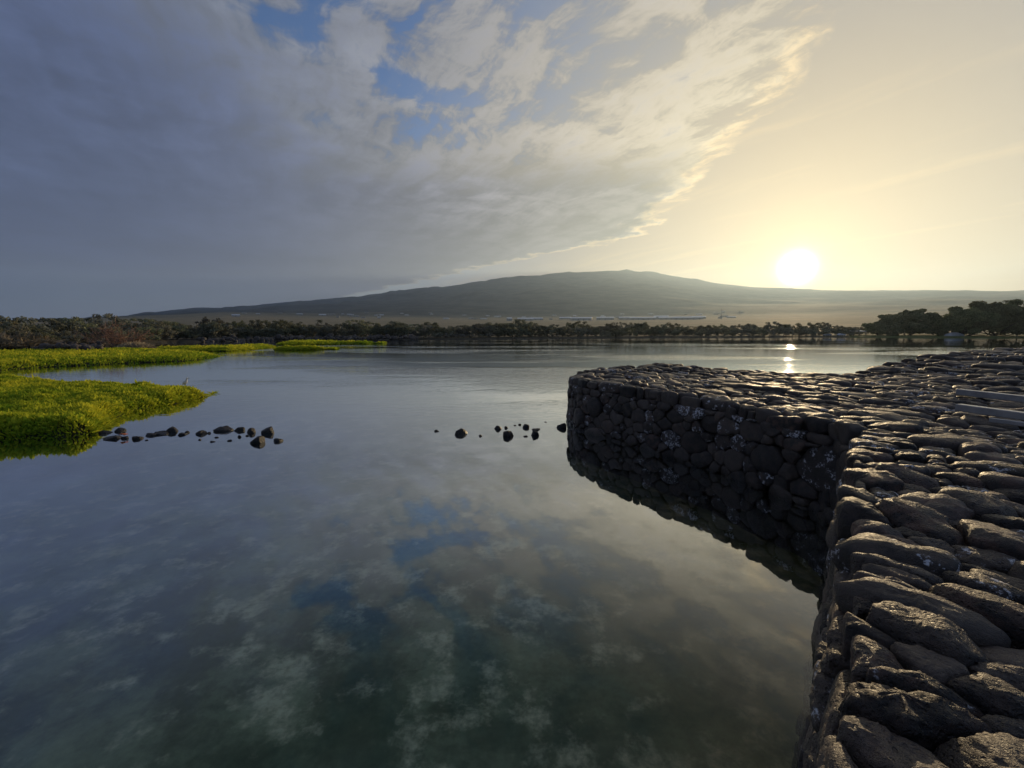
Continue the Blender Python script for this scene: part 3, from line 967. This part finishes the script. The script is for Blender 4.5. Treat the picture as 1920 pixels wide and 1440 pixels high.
def leaf_cloud(g, centres, radii, per, size):
    """leaf faces gathered into clumps"""
    Vs = []; tv = []
    for c, r in zip(centres, radii):
        n_ = max(6, int(per * (r / 0.8) ** 2))
        d = g.normal(0, 1, (n_, 3)); d /= np.linalg.norm(d, axis=1, keepdims=True)
        p = c + d * (r * g.random(n_) ** 0.45)[:, None] * np.array([1.15, 1.15, 0.72])
        a = g.normal(0, 1, (n_, 3)); a /= np.linalg.norm(a, axis=1, keepdims=True)
        b = np.cross(a, g.normal(0, 1, (n_, 3))); b /= np.linalg.norm(b, axis=1, keepdims=True) + 1e-9
        s = size * g.uniform(0.6, 1.4, n_)[:, None]
        Vs.append(np.stack([p - a * s, p + b * s * 0.6, p + a * s, p - b * s * 0.6], 1))
        tv.append(np.clip(g.normal(0.45, 0.22, n_) + g.normal(0, 0.12), 0, 1))
    V = np.concatenate(Vs).reshape(-1, 3); tv = np.repeat(np.concatenate(tv), 4)
    k = np.arange(len(V) // 4) * 4
    F = np.stack([k, k + 1, k + 2, k + 3], 1)
    return V, F, np.stack([tv, tv, tv, np.ones_like(tv)], 1)

def make_tree(name, label, cat, seed, mat, w, h, trunk_h, flat, nclump, per, size, stems=2, group=None, loc=(0, 0, -500)):
    g = np.random.default_rng(seed)
    root = thing(name, label, cat, loc, 0, group)
    cen = []; rad_ = []
    for i in range(nclump):
        a = g.uniform(0, 2 * math.pi); rr = math.sqrt(g.random()) * w * 0.5
        dome = math.sqrt(max(0, 1 - (rr / (w * 0.54)) ** 2))
        lo = trunk_h * (0.55 + 0.45 * g.random()); hi = trunk_h + (h - trunk_h) * (0.35 + 0.65 * dome) * (1 if flat else g.uniform(0.8, 1.08))
        z = lo + (hi - lo) * g.random() ** 0.6 * g.uniform(0.9, 1.08)
        cen.append(np.array([rr * math.cos(a), rr * math.sin(a), z])); rad_.append(g.uniform(0.07, 0.17) * min(w, h * 1.2))
    V, F, C = leaf_cloud(g, cen, rad_, per, size)
    geo = []
    for s in range(stems):
        a = g.uniform(0, 6.28); l = 0.10 * w
        b0 = np.array([0.12 * math.cos(a), 0.12 * math.sin(a), -0.4]); b1 = b0 + [l * math.cos(a), l * math.sin(a), trunk_h * 0.8 + 0.4]
        r0 = 0.028 * h
        geo.append(tube_geo([b0, (b0 + b1) / 2 + g.normal(0, 0.08 * trunk_h, 3) * [1, 1, 0], b1], [r0, r0 * 0.8, r0 * 0.62]))
        for k in range(4):
            e = cen[int(g.integers(len(cen)))]
            geo.append(tube_geo([b1, (b1 + e) / 2 + g.normal(0, 0.05 * w, 3), e], [r0 * 0.55, r0 * 0.38, r0 * 0.12], 5))
    v, f = join_geo(geo)
    obj('trunk', mesh_from('trunk', v, f, True, None, M_BARK), root)
    obj('crown', mesh_from('crown', V, F, False, C, mat), root)
    return root

def make_palm(seed, loc, hgt, label):
    g = np.random.default_rng(seed)
    root = thing('coconut_palm', label, 'palm tree', loc)
    lean = g.uniform(-0.12, 0.12, 2)
    pts = [(lean[0] * hgt * t * t, lean[1] * hgt * t * t, -0.5 + (hgt + 0.5) * t) for t in np.linspace(0, 1, 7)]
    v, f = tube_geo(pts, np.linspace(0.20, 0.11, 7), 8)
    obj('trunk', mesh_from('trunk', v, f, True, None, M_BARK), root)
    topp = np.array(pts[-1]); V = []; F = []; tv = []
    for k in range(17):
        a = 2 * math.pi * k / 17 * 2.4 + g.uniform(-0.2, 0.2); up = g.uniform(-0.1, 1.1); L = g.uniform(2.0, 2.8)
        d = np.array([math.cos(a), math.sin(a), 0]); s = np.array([-math.sin(a), math.cos(a), 0])
        rib = [topp + d * (L * t * (1 - 0.15 * t)) + np.array([0, 0, 1]) * (up * L * t * 0.75 - 1.35 * L * 0.55 * t * t) for t in np.linspace(0, 1, 12)]
        for i in range(1, 12):
            ll = 0.62 * math.sin(math.pi * min(1, (i + 1.2) / 13.0)) + 0.08
            for sg in (-1, 1):
                p = rib[i]; q = rib[i - 1]
                tip = p + s * sg * ll * 0.85 + (p - q) * 0.9 + np.array([0, 0, -0.35 * ll])
                n_ = len(V); V += [q, p, tip]; F.append((n_, n_ + 1, n_ + 2)); t_ = float(np.clip(g.normal(0.45, 0.2), 0, 1)); tv += [t_] * 3
    tv = np.array(tv)
    obj('crown', mesh_from('crown', np.array(V), np.array(F), False, np.stack([tv, tv, tv, np.ones_like(tv)], 1), M_PALM), root)
    return root

def spot(px, extra, base_z=None):
    """ground point beyond the shore on the bearing of photograph column px"""
    a = azim(px); r = float(shore_r(a)) + extra
    x, y = r * math.sin(a), r * math.cos(a)
    return (x, y, float(land_z(np.array([x]), np.array([y]))[0])), r

G_FAR = 'scrub trees of the far shore'
L_FAR = 'grey-green scrub tree in the dense band along the far shore'
protos = []
for k in range(6):
    protos.append(make_tree('kiawe_tree', L_FAR, 'tree', 300 + k, M_KIAWE, 9.5 + k % 3, 6.0 + 0.5 * (k % 2), 0.45 + 0.2 * (k % 3), k % 2 == 0, 38, 50, 0.27, 2, G_FAR))
used = set()
def far_label(px, row, s):
    where = ('behind the lava rubble' if px < 520 else 'beyond the longest grass spit' if px < 720 else 'behind the pale flowering shrubs' if px < 960 else
             'below the long warehouses' if px < 1330 else 'below the radio mast' if px < 1440 else 'straight below the sun' if px < 1535 else 'around the parked cars')
    return ('tall ' if s > 1.02 else 'low ') + ('waterside' if row == 0 else 'back-row') + ' grey-green scrub tree on the far shore, ' + where
def plant(k, px, extra, s, label, group, sz=None):
    (x, y, z), r = spot(px, extra)
    sc = (s * random.uniform(0.9, 1.15), s * random.uniform(0.9, 1.15), s * (sz or 1) * random.uniform(0.92, 1.08))
    if k not in used:
        used.add(k); o = protos[k]; o.location = (x, y, z - 0.05); o.scale = sc; o.rotation_euler.z = random.uniform(0, 6.28)
        o['label'] = label; o['group'] = group
        return o
    return copy_thing(protos[k], (x, y, z - 0.05), random.uniform(0, 6.28), sc, label, group)
rr = random.Random(5)
px = 300.0
while px < 1610:      # front row: crowns one can tell apart
    s = rr.uniform(0.55, 1.15) * np.interp(px, [300, 620, 1000, 1400, 1610], [0.80, 0.82, 0.80, 0.82, 0.74])
    plant(rr.randrange(6), px, rr.uniform(9, 15), s, far_label(px, 0, s / 0.82), G_FAR)
    px += rr.uniform(11, 18)
px = 290.0
while px < 1640:      # the rows behind
    s = rr.uniform(0.80, 1.35) * np.interp(px, [300, 620, 1000, 1400, 1640], [0.86, 0.90, 0.86, 0.92, 0.86])
    plant(rr.randrange(6), px, rr.uniform(22, 55), s, far_label(px, 1, s / 0.98), G_FAR)
    px += rr.uniform(14, 24)
G_L = 'thorn scrub behind the green banks'
L_L = 'dark thorn scrub tree behind the straw grass and green banks'
def left_label(px, row):
    where = 'behind the straw-coloured grass' if px < 110 else 'behind the leafless brown bush' if px < 250 else 'between the brown bush and the lava rubble'
    return ('low' if row == 0 else 'taller back-row') + ' dark thorn scrub tree ' + where
px = -140.0
while px < 320:
    s = rr.uniform(0.50, 0.72) * np.interp(px, [-140, 60, 200, 320], [0.62, 0.72, 0.86, 1.0])
    plant(rr.randrange(6), px, rr.uniform(6, 18), s, left_label(px, 0), G_L)
    px += rr.uniform(20, 36)
px = -140.0
while px < 310:
    s = rr.uniform(0.72, 0.95) * np.interp(px, [-140, 60, 200, 310], [0.75, 0.84, 0.98, 1.05])
    plant(rr.randrange(6), px, rr.uniform(26, 45), s, left_label(px, 1), G_L)
    px += rr.uniform(22, 40)

# trees of the park on the lawn
def park_tree(px, extra, w, h, seed, label, clumps=60):
    (x, y, z), r = spot(px, extra)
    return make_tree('broad_tree', label, 'tree', seed, M_GREEN, w, h, h * 0.07, False, int(clumps * 1.5), 75, 0.40, 3, None, (x, y, z - 0.05))
park_tree(1700, 34, 27, 14.0, 401, 'dome-shaped dark tree standing alone beside the white tent')
park_tree(1650, 44, 16, 9.0, 402, 'low bushy tree between the open shelter and the dome-shaped tree', 36)
park_tree(1812, 40, 27, 15.0, 403, 'wide dark tree overhanging the white tent')
park_tree(1868, 36, 28, 16.5, 404, 'tall dark tree just beside the coconut palm')
park_tree(1935, 34, 28, 17.5, 405, 'dark tree cut off by the edge of the picture, behind the palm')
park_tree(1756, 62, 18, 9.5, 406, 'lower dark tree in the gap behind the dome-shaped tree', 30)
for px, ex, hh, lab in ((1908, 24, 17.6, 'coconut palm rising above the dark park trees'), (1885, 46, 18.5, 'coconut palm half hidden in the crown of the tall dark tree')):
    (x, y, z), r = spot(px, ex); make_palm(int(px), (x, y, z), hh, lab)
for px, ex, hh, lab in ((4, 170, 588, 'leafy coconut palm above the scrub nearest the picture edge'), (38, 190, 596, 'short coconut palm showing above the thorn scrub'),
                        (112, 180, 593, 'coconut palm poking up between the scrub crowns'), (171, 180, 593, 'coconut palm poking up above the leafless brown bush'),
                        (596, 90, 597, 'lone coconut palm above the far scrub band')):
    (x, y, z), r = spot(px, ex); make_palm(int(px) + 2, (x, y, z), EYE + r * elev(px, hh) - z - 1.2, lab)

# pale flowering shrubs at the waterside
G_P = 'pale shrubs on the far shore'
proto_s = None
ORD = ['leftmost of the tight cluster:', 'second of the tight cluster:', 'third and largest of the tight cluster:', 'fourth of the tight cluster:', 'fifth of the tight cluster:', 'sixth of the tight cluster:', 'seventh of the tight cluster:', 'last of the tight cluster:',
       'first of three apart from the cluster:', 'second of three apart from the cluster:', 'third of three apart from the cluster:', 'small one nearest the pier:', 'small one behind the pier tip:', 'small one below the warehouses:']
for i, (px, s) in enumerate([(822, .8), (836, 1.0), (848, 1.1), (858, .9), (868, .8), (884, .9), (902, .8), (918, .9), (742, .7), (764, .8), (782, .7), (1046, .6), (1090, .6), (1140, .6)]):
    (x, y, z), r = spot(px, 4 + (i % 3) * 1.2)
    lab = ORD[i] + ' pale flowering shrub at the far waterline'
    if proto_s is None:
        proto_s = make_tree('flowering_shrub', lab, 'shrub', 450, M_PALE, 4.2, 2.6, 0.4, False, 16, 34, 0.22, 3, G_P, (x, y, z))
    else:
        copy_thing(proto_s, (x, y, z), i * 1.7, (s, s, s * 0.9), lab, G_P)

# the leafless brown bush
bx, by = at(222, 651, 0.4)
bush = thing('dead_bush', 'leafless reddish-brown bush at the back of the long green bank', 'bush', (bx, by, 0.35), 0.0, None, (2.1, 1.5, 1.35))
g = np.random.default_rng(61); geo = []
for k in range(46):
    a = g.uniform(0, 6.28); rr_ = g.uniform(0.4, 3.0); h_ = g.uniform(0.9, 2.9) * (1.1 - 0.2 * rr_ / 3)
    b0 = np.array([0.5 * math.cos(a) * g.random(), 0.5 * math.sin(a) * g.random(), -0.2]); b1 = np.array([rr_ * math.cos(a), rr_ * math.sin(a) * 0.7, h_])
    md = (b0 + b1) / 2 + g.normal(0, 0.15, 3)
    geo.append(tube_geo([b0, md, b1], [0.035, 0.024, 0.010], 4))
    for j in range(9):
        t_ = g.uniform(0.3, 1); p = (md + (b1 - md) * (t_ - .3) / .7)
        q = p + g.normal(0, 0.42, 3) + [0, 0, 0.15]
        geo.append(tube_geo([p, (p + q) / 2 + g.normal(0, 0.05, 3), q], [0.020, 0.015, 0.008], 3))
v, f = join_geo(geo)
obj('branches', mesh_from('branches', v, f, True, None, M_TWIG), bush)

# ------------------------------------------------------------------ rocks
def rock_mesh(seed, sx, sy, sz, M=22, K=11, rough=1.2, tone=0.22, white=0.0, pit=0.7):
    a = np.random.default_rng(seed)
    n_ = int(a.integers(5, 9)); th = np.sort(a.uniform(0, 2 * math.pi, n_)); th = np.linspace(0, 2 * math.pi, n_, endpoint=False) + a.uniform(-0.3, 0.3, n_)
    poly = np.stack([np.cos(th) * sx, np.sin(th) * sy], 1)
    c, V, F, T = stone_geo(poly, M, K, sz, sz * 0.9, 2.6, seed, 0.0, rough, 1.0, 8)
    cols = np.tile(np.array([tone, 0.1, white, pit]), (len(V), 1))
    return mesh_from('rock', V, [list(q) for q in F] + [list(q) for q in T], True, cols, M_ROCK)

# (column, row of the waterline, width, height above water, label) read off the photograph, placed on the pond
SM = 'small dark stone barely breaking the calm water'
water_rocks = [
 (196, 811, 24, 6, 'flat dark rock under the tip of the grass, at the end of the rock row'), (222, 808, 24, 8, 'long dark slab behind the orange scrap'),
 (206, 822, 32, 9, 'broad black slab in front, nearest the tall grass'), (232, 821, 15, 6, 'brownish rock carrying the orange scrap'),
 (254, 822, 24, 7, 'dark wedge-shaped rock just beyond the orange scrap'), (277, 816, 20, 7, 'rounded dark rock in the middle of the joined row'),
 (300, 813, 32, 7, 'low dark rock leaning on the largest rounded boulder of the row'), (318, 809, 28, 11, 'largest rounded boulder of the joined rock row by the grass'),
 (339, 814, 19, 7, 'dark rock in front of the end of the joined row'), (349, 810, 10, 4, 'small round rock ending the joined row'),
 (376, 812, 22, 7, 'dark rock first after the gap in the row'), (391, 811, 9, 4, SM), (414, 807, 35, 8, 'long low dark rock lying level in mid row'),
 (447, 806, 21, 7, 'pointed dark rock beside two rounded boulders'), (468, 810, 21, 11, 'steep dark boulder between the pointed rock and the big rounded one'),
 (500, 811, 29, 14, 'big smooth rounded boulder at the end of the row'), (481, 829, 31, 14, 'black boulder standing in front of the smooth rounded one'),
 (519, 826, 23, 7, 'flat-topped rock last in the row towards open water'), (406, 819, 8, 3, SM), (397, 827, 12, 3, SM), (430, 825, 8, 2.5, SM), (448, 818, 10, 4, SM), (463, 816, 8, 2.5, SM), (374, 823, 7, 2, SM), (275, 824, 6, 2, SM),
 (818, 807, 11, 4, 'tiny jagged rock alone in open water'), (864, 813, 27, 11, 'double-humped black rock alone in the middle of the water'), (901, 816, 7, 4, SM),
 (934, 803, 20, 8, 'dark rock behind the tall triangular one'), (949, 801, 8, 4, SM), (953, 817, 26, 14, 'tall triangular black rock in the small group before the pier'),
 (966, 796, 6, 2, SM), (974, 795, 7, 3, SM), (987, 800, 17, 7, 'rounded dark rock at the back of the small group'), (1003, 805, 24, 3, 'low pale flat rock awash behind a black boulder'),
 (1004, 815, 24, 10, 'black boulder closest to the pier in the small group'), (986, 817, 12, 2.5, SM), (1053, 801, 20, 11, 'round black boulder touching the end of the stone pier'),
 (1067, 822, 9, 5, 'small dark stone at the foot of the pier tip'), (1023, 790, 8, 2, SM)]
G_R = 'small stones awash in the pond'
for i, (px, py, w, h, lab) in enumerate(water_rocks):
    x, y = at(px, py + 2); d = math.hypot(x, y)
    sx = w / FPX * y * 0.5 * 1.04; hh = h / FPX * y * 0.92
    if px in (864, 500, 481): hh *= 1.05
    if px < 350: sx *= 1.15; hh *= 0.85
    me = rock_mesh(900 + i, sx, sx * random.Random(i).uniform(0.6, 0.9), hh, 26, 13, 1.5 if px != 500 else 0.7, 0.42 if px == 1003 else 0.0)
    o = obj('rock', me, None, (x, y + sx * 0.35, -0.03 * sx))
    if lab == SM: tag(o, SM, 'rock', G_R)
    else: tag(o, lab, 'rock', 'rocks crossing the pond')
# crumpled orange scrap on the brownish rock
x, y = at(229, 818.5, 0.06); a = np.random.default_rng(3)
gx, gy = np.meshgrid(np.linspace(-1, 1, 9), np.linspace(-1, 1, 7))
V = np.stack([gx * 0.075, gy * 0.05, 0.02 + 0.03 * fbm(np.stack([gx * 2, gy * 2, gx * 0], -1), 2, 3)], -1).reshape(-1, 3)
ix = np.arange(63).reshape(7, 9)
Fq = np.stack([ix[:-1, :-1], ix[:-1, 1:], ix[1:, 1:], ix[1:, :-1]], -1).reshape(-1, 4)
o = obj('orange_scrap', mesh_from('orange_scrap', V, Fq, True, None, mat_plain('orange_plastic', (0.55, 0.16, 0.06), 0.6)), None, (x, y + 0.05, 0.10))
so = o.modifiers.new('thick', 'SOLIDIFY'); so.thickness = 0.012
tag(o, 'crumpled orange scrap lying on the dark rocks by the grass', 'litter')

# lava rubble along the far and left banks: uncountable
def rubble(name, label, spots, seed, size):
    a = np.random.default_rng(seed); Vs = []; Fs = []; Cs = []; n_ = 0
    base = np.array(spots).mean(0)
    for (x, y, z) in spots:
        s = size * a.lognormal(0, 0.4); th = np.linspace(0, 2 * math.pi, 6, endpoint=False) + a.uniform(-.4, .4, 6)
        poly = np.stack([np.cos(th) * s, np.sin(th) * s * a.uniform(.5, 1)], 1)
        c, V, F, T = stone_geo(poly, 9, 5, s * a.uniform(.4, .9), s * .5, 2.3, int(a.integers(9999)), 0, 1.5)
        Vs.append(V + np.array([x, y, z]) - base); Fs.append(np.concatenate([F[:, [0, 1, 2]], F[:, [0, 2, 3]], T]) + n_); n_ += len(V)
        Cs.append(np.tile(np.array([a.uniform(0.1, 0.6), 0.1, 0.0, 0.6]), (len(V), 1)))
    o = obj(name, mesh_from(name, np.concatenate(Vs), np.concatenate(Fs), True, np.concatenate(Cs), M_ROCK), None, tuple(base))
    tag(o, label, 'rocks', None, 'stuff')
a = np.random.default_rng(8); sp = []
for k in range(420):
    px = a.uniform(372, 780); (x, y, z), r = spot(px, a.uniform(-1.5, 6)); sp.append((x, y, z + a.uniform(0, 0.5)))
rubble('lava_rubble', 'dark lava rubble along the shore under the far scrub trees', sp, 9, 0.75)
sp = []
for k in range(90):
    px = a.uniform(60, 190); x, y = at(px, a.uniform(648, 656), 0.6); sp.append((x, y, 0.45 + a.uniform(0, 0.9) * (1 if 118 < px < 150 else 0.5)))
rubble('lava_rubble', 'black lava rocks half sunk behind the long green bank', sp, 10, 0.55)

# ------------------------------------------------------------------ heron
x, y = at(348, 725.5, 0.34)
bird = thing('heron', 'small pale heron standing on the tip of the grassy bank', 'bird', (x, y, 0.29))
M_PLUME = mat_plain('pale_plumage', (0.72, 0.70, 0.66), 0.8, 0.15, 20)
M_BEAK = mat_plain('dark_beak', (0.09, 0.08, 0.06), 0.5, 0.1, 20)
pts = [(-0.15, 0, 0.17), (-0.10, 0, 0.20), (-0.03, 0, 0.25), (0.04, 0, 0.31), (0.075, 0, 0.37), (0.085, 0, 0.42), (0.09, 0, 0.455), (0.105, 0, 0.475), (0.125, 0, 0.48), (0.15, 0, 0.475)]
rad_ = [0.012, 0.05, 0.078, 0.070, 0.046, 0.034, 0.032, 0.037, 0.032, 0.014]
v, f = tube_geo(pts, rad_, 10)
obj('body', mesh_from('body', v, f, True, None, M_PLUME), bird)
v, f = tube_geo([(0.148, 0, 0.475), (0.20, 0, 0.468), (0.245, 0, 0.462)], [0.012, 0.008, 0.002], 6)
obj('beak', mesh_from('beak', v, f, True, None, M_BEAK), bird)
for sy in (-0.03, 0.03):
    v, f = tube_geo([(-0.02, sy, 0.20), (0.0, sy, 0.10), (-0.015, sy, -0.06)], [0.012, 0.007, 0.007], 6)
    obj('leg', mesh_from('leg', v, f, True, None, M_BEAK), bird)

# ------------------------------------------------------------------ timbers lying on the wall
M_WOOD = mat_plain('weathered_timber', (0.34, 0.32, 0.29), 0.35, 0.3, 5.0, 0.6, 0, 0.004)
def timber(px0, py0, px1, py1, h, w, label, ztop):
    p = np.append(at(px0, py0, ztop), ztop); q = np.append(at(px1, py1, ztop), ztop)
    d = q - p; L = np.linalg.norm(d) * 1.5
    v, f = box_geo(0, L, -w / 2, w / 2, -h, 0)
    me = mesh_from('timber', v, f, False, None, M_WOOD)
    o = obj('timber', me, None, tuple(p), math.atan2(d[1], d[0]))
    bv = o.modifiers.new('edge', 'BEVEL'); bv.width = 0.012; bv.segments = 2
    tag(o, label, 'timber', 'timbers lying on the wall')
timber(1797, 729, 1920, 742, 0.13, 0.15, 'upper and farther of the two long pale-topped timbers on the wall', 1.76)
timber(1797, 757, 1920, 773, 0.12, 0.15, 'lower and nearer of the two long pale-topped timbers on the wall', 1.78)
timber(1856, 783, 1920, 791, 0.07, 0.07, 'thin rail lying just below the two long timbers', 1.68)

# ------------------------------------------------------------------ park: cars, shelter, tent
def car(px, extra, label, col, seed, rotz):
    (x, y, z), r = spot(px, extra)
    c = thing('parked_car', label, 'car', (x, y, z + 0.02), rotz, 'cars parked by the pond')
    M_P = mat_plain('car_paint', col, 0.25, 0.03, 1.0, 0.6); M_G = mat_plain('car_glass', (0.03, 0.035, 0.04), 0.08, 0.05, 1.0, 0.8); M_RIM = mat_plain('rim_metal', (0.5, 0.5, 0.5), 0.35, 0.05, 1.0, 0.5, 0.8); M_T = mat_plain('tyre', (0.02, 0.02, 0.02), 0.85)
    prof = [(-2.2, .42), (-2.22, .78), (-2.05, .93), (-1.65, 1.0), (-1.15, 1.42), (0.45, 1.46), (1.15, 1.02), (2.0, .90), (2.2, .70), (2.2, .42)]
    V = []; n_ = len(prof)
    for sy, inn in ((-0.86, 0.0), (-0.80, 0.0), (0.80, 0.0), (0.86, 0.0)):
        for (u, w_) in prof:
            k = 0.16 if w_ > 1.2 else 0.0
            V.append((u, sy * (1 - k) if abs(sy) > .81 else sy * (1 - k), w_ if abs(sy) < .81 else w_ - 0.05))
    F = [tuple(range(n_))[::-1], tuple(range(3 * n_, 4 * n_))]
    for s in range(3):
        for i in range(n_):
            F.append((s * n_ + i, s * n_ + (i + 1) % n_, (s + 1) * n_ + (i + 1) % n_, (s + 1) * n_ + i))
    obj('body', mesh_from('body', V, F, False, None, M_P), c)
    for sy in (-1, 1):
        v = [(-1.5, sy * .845, 1.02), (.95, sy * .845, 1.02), (.38, sy * .745, 1.38), (-1.08, sy * .745, 1.38)]
        v2 = [(a_, b_ + sy * .012, c_) for a_, b_, c_ in v]
        obj('side_window', mesh_from('side_window', v + v2, [(0, 1, 2, 3), (7, 6, 5, 4), (0, 4, 5, 1), (1, 5, 6, 2), (2, 6, 7, 3), (3, 7, 4, 0)], False, None, M_G), c)
        for wx in (-1.35, 1.38):
            v, f = tube_geo([(wx, sy * .72, .32), (wx, sy * .90, .32)], [.32, .32], 14)
            wh = obj('wheel', mesh_from('wheel', v, f, True, None, M_T), c)
            v, f = tube_geo([(wx, sy * .90, .32), (wx, sy * .915, .32)], [.19, .17], 12)
            obj('rim', mesh_from('rim', v, f, True, None, M_RIM), wh)
    v = [(.50, -.66, 1.435), (.50, .66, 1.435), (1.14, .74, 1.045), (1.14, -.74, 1.045)]
    v2 = [(a_ + .012, b_, c_ + .016) for a_, b_, c_ in v]
    obj('windscreen', mesh_from('windscreen', v + v2, [(3, 2, 1, 0), (4, 5, 6, 7), (0, 1, 5, 4), (1, 2, 6, 5), (2, 3, 7, 6), (3, 0, 4, 7)], False, None, M_G), c)
    return c
car(1552, 10, 'silver car parked farther from the shelter by the pond', (0.45, 0.46, 0.48), 1, 0.15)
car(1578, 9, 'white car parked next to the open shelter by the pond', (0.75, 0.75, 0.75), 2, 0.1)
M_WHITE = mat_plain('white_sheet', (0.72, 0.72, 0.72), 0.35, 0.05, 0.5, 0.5)
M_POST = mat_plain('grey_post', (0.25, 0.24, 0.22), 0.6)
(x, y, z), r = spot(1606, 14)
sh = thing('shelter', 'low open shelter with a thin pale roof beside the parked cars', 'shelter', (x, y, z), 0.05)
v = [(-4.2, -2.2, 2.5), (4.2, -2.2, 2.5), (4.2, 2.2, 2.9), (-4.2, 2.2, 2.9)]; v = v + [(a_, b_, c_ + .12) for a_, b_, c_ in v]
obj('roof', mesh_from('roof', v, [(3, 2, 1, 0), (4, 5, 6, 7), (0, 1, 5, 4), (1, 2, 6, 5), (2, 3, 7, 6), (3, 0, 4, 7)], False, None, M_WHITE), sh)
for sx in (-3.8, 0, 3.8):
    for sy, hh in ((-1.9, 2.5), (1.9, 2.84)):
        vv, ff = box_geo(sx - .07, sx + .07, sy - .07, sy + .07, -0.1, hh); obj('post', mesh_from('post', vv, ff, False, None, M_POST), sh)
(x, y, z), r = spot(1790, 32)
tn = thing('tent', 'low white tent on the lawn under the wide dark tree', 'tent', (x, y, z), 0.1)
V = []; nx = 13
for j, sy in enumerate((-1, -0.75, 0, 0.75, 1)):
    for i in range(nx):
        u = -1 + 2 * i / (nx - 1)
        hgt = 1.9 * (1 - abs(u) ** 3) ** 0.6 * (1 - 0.55 * abs(sy) ** 2.2) if abs(sy) < 1 else 0
        V.append((u * 4.4, sy * 1.9, hgt))
Fq = [(j * nx + i, j * nx + i + 1, (j + 1) * nx + i + 1, (j + 1) * nx + i) for j in range(4) for i in range(nx - 1)]
obj('canvas', mesh_from('canvas', V, Fq, True, None, mat_plain('grey_canvas', (0.42, 0.42, 0.42), 0.5, 0.1, 0.5)), tn)
for u in (-1.2, 1.2):
    v, f = tube_geo([(u, -1.9, 0), (u, -1.45, 1.32), (u, 0, 1.92), (u, 1.45, 1.32), (u, 1.9, 0)], [.03] * 5, 6)
    obj('pole', mesh_from('pole', v, f, True, None, M_POST), tn)

# ------------------------------------------------------------------ the town on the plain
M_WALLB = mat_plain('pale_wall', (0.42, 0.40, 0.36), 0.8, 0.1, 0.1); M_ROOFB = mat_plain('metal_roof', (0.62, 0.64, 0.68), 0.38, 0.08, 0.05, 0.5)
M_ROOFD = mat_plain('dark_roof', (0.22, 0.20, 0.19), 0.7, 0.1, 0.05)
def building(px, py, r, w, d, h, roofm, name, label, group):
    a = azim(px, py); x, y = r * math.sin(a), r * math.cos(a)
    z = float(land_z(np.array([x]), np.array([y]))[0])
    o = thing(name, label, 'building', (x, y, z - 0.5), -a + random.uniform(-.15, .15), group)
    v, f = box_geo(-w / 2, w / 2, -d / 2, d / 2, -3, h); obj('wall', mesh_from('wall', v, f, False, None, M_WALLB), o)
    rh = min(d * 0.16, 5); e = 0.6
    v = [(-w / 2 - e, -d / 2 - e, h), (w / 2 + e, -d / 2 - e, h), (w / 2 + e, d / 2 + e, h), (-w / 2 - e, d / 2 + e, h), (-w / 2 - e, 0, h + rh), (w / 2 + e, 0, h + rh)]
    f = [(0, 1, 5, 4), (2, 3, 4, 5), (1, 2, 5), (3, 0, 4), (3, 2, 1, 0)]
    v = [(p[0], p[1], p[2] + 0.01) for p in v]
    obj('roof', mesh_from('roof', v, f, False, None, roofm), o)
    # loading doors on the side that faces the pond
    for k in range(max(1, int(w / 22))):
        cx = -w / 2 + w * (k + .5) / max(1, int(w / 22))
        vv, ff = box_geo(cx - 2.5, cx + 2.5, -d / 2 - .25, -d / 2 + .1, -3, h * .7); obj('door', mesh_from('door', vv, ff, False, None, M_POST), o)
    return o
rr = random.Random(44)
def pxw(w, r): return w / FPX * r
WN = iter('first second third fourth fifth sixth seventh eighth ninth tenth eleventh twelfth'.split())
for px, py, w in sorted([(985, 598, 46), (1008, 595, 30), (1090, 598, 62), (1135, 596, 50), (1175, 594, 44), (1205, 597, 70), (1255, 596, 56), (1290, 598, 74), (1240, 592, 40), (1310, 594, 36), (1060, 592, 34), (955, 600, 14)]):
    r = 2050 + (598 - py) * 70
    building(px, py, r, pxw(w * 0.62, r), rr.uniform(30, 60), rr.uniform(8, 12), M_ROOFB, 'warehouse', next(WN) + ' warehouse from the left in the row of low pale metal roofs on the plain', 'warehouses on the plain')
def house_label(px, r):
    where = 'below the long left slope' if px < 640 else 'below the saddle of the slope' if px < 800 else 'below the middle of the slope' if px < 960 else 'around the warehouses' if px < 1330 else 'past the radio mast'
    return ('small pale house on the near plain, ' if r < 3000 else 'tiny pale house high at the volcano foot, ') + where
for k in range(56):
    px = rr.choice((rr.uniform(430, 800), rr.uniform(600, 900), rr.uniform(880, 1400))); r = rr.uniform(2300, 3900)
    building(px, 600, r, rr.uniform(16, 46), rr.uniform(14, 26), rr.uniform(4, 7), rr.choice((M_ROOFB, M_ROOFB, M_ROOFD)), 'house', house_label(px, r), 'scattered houses')
a_ = azim(1351); r = 1900; x, y = r * math.sin(a_), r * math.cos(a_); z = float(land_z(np.array([x]), np.array([y]))[0])
mast = thing('mast', 'thin radio mast rising above the end of the warehouses', 'mast', (x, y, z - 1))
v, f = tube_geo([(0, 0, 0), (0, 0, 20), (0, 0, 42)], [0.9, 0.7, 0.35], 8); obj('pole', mesh_from('pole', v, f, True, None, M_POST), mast)
for hz_ in (36, 40):
    v, f = box_geo(-2.2, 2.2, -.3, .3, hz_, hz_ + .6); obj('crossarm', mesh_from('crossarm', v, f, False, None, M_POST), mast)
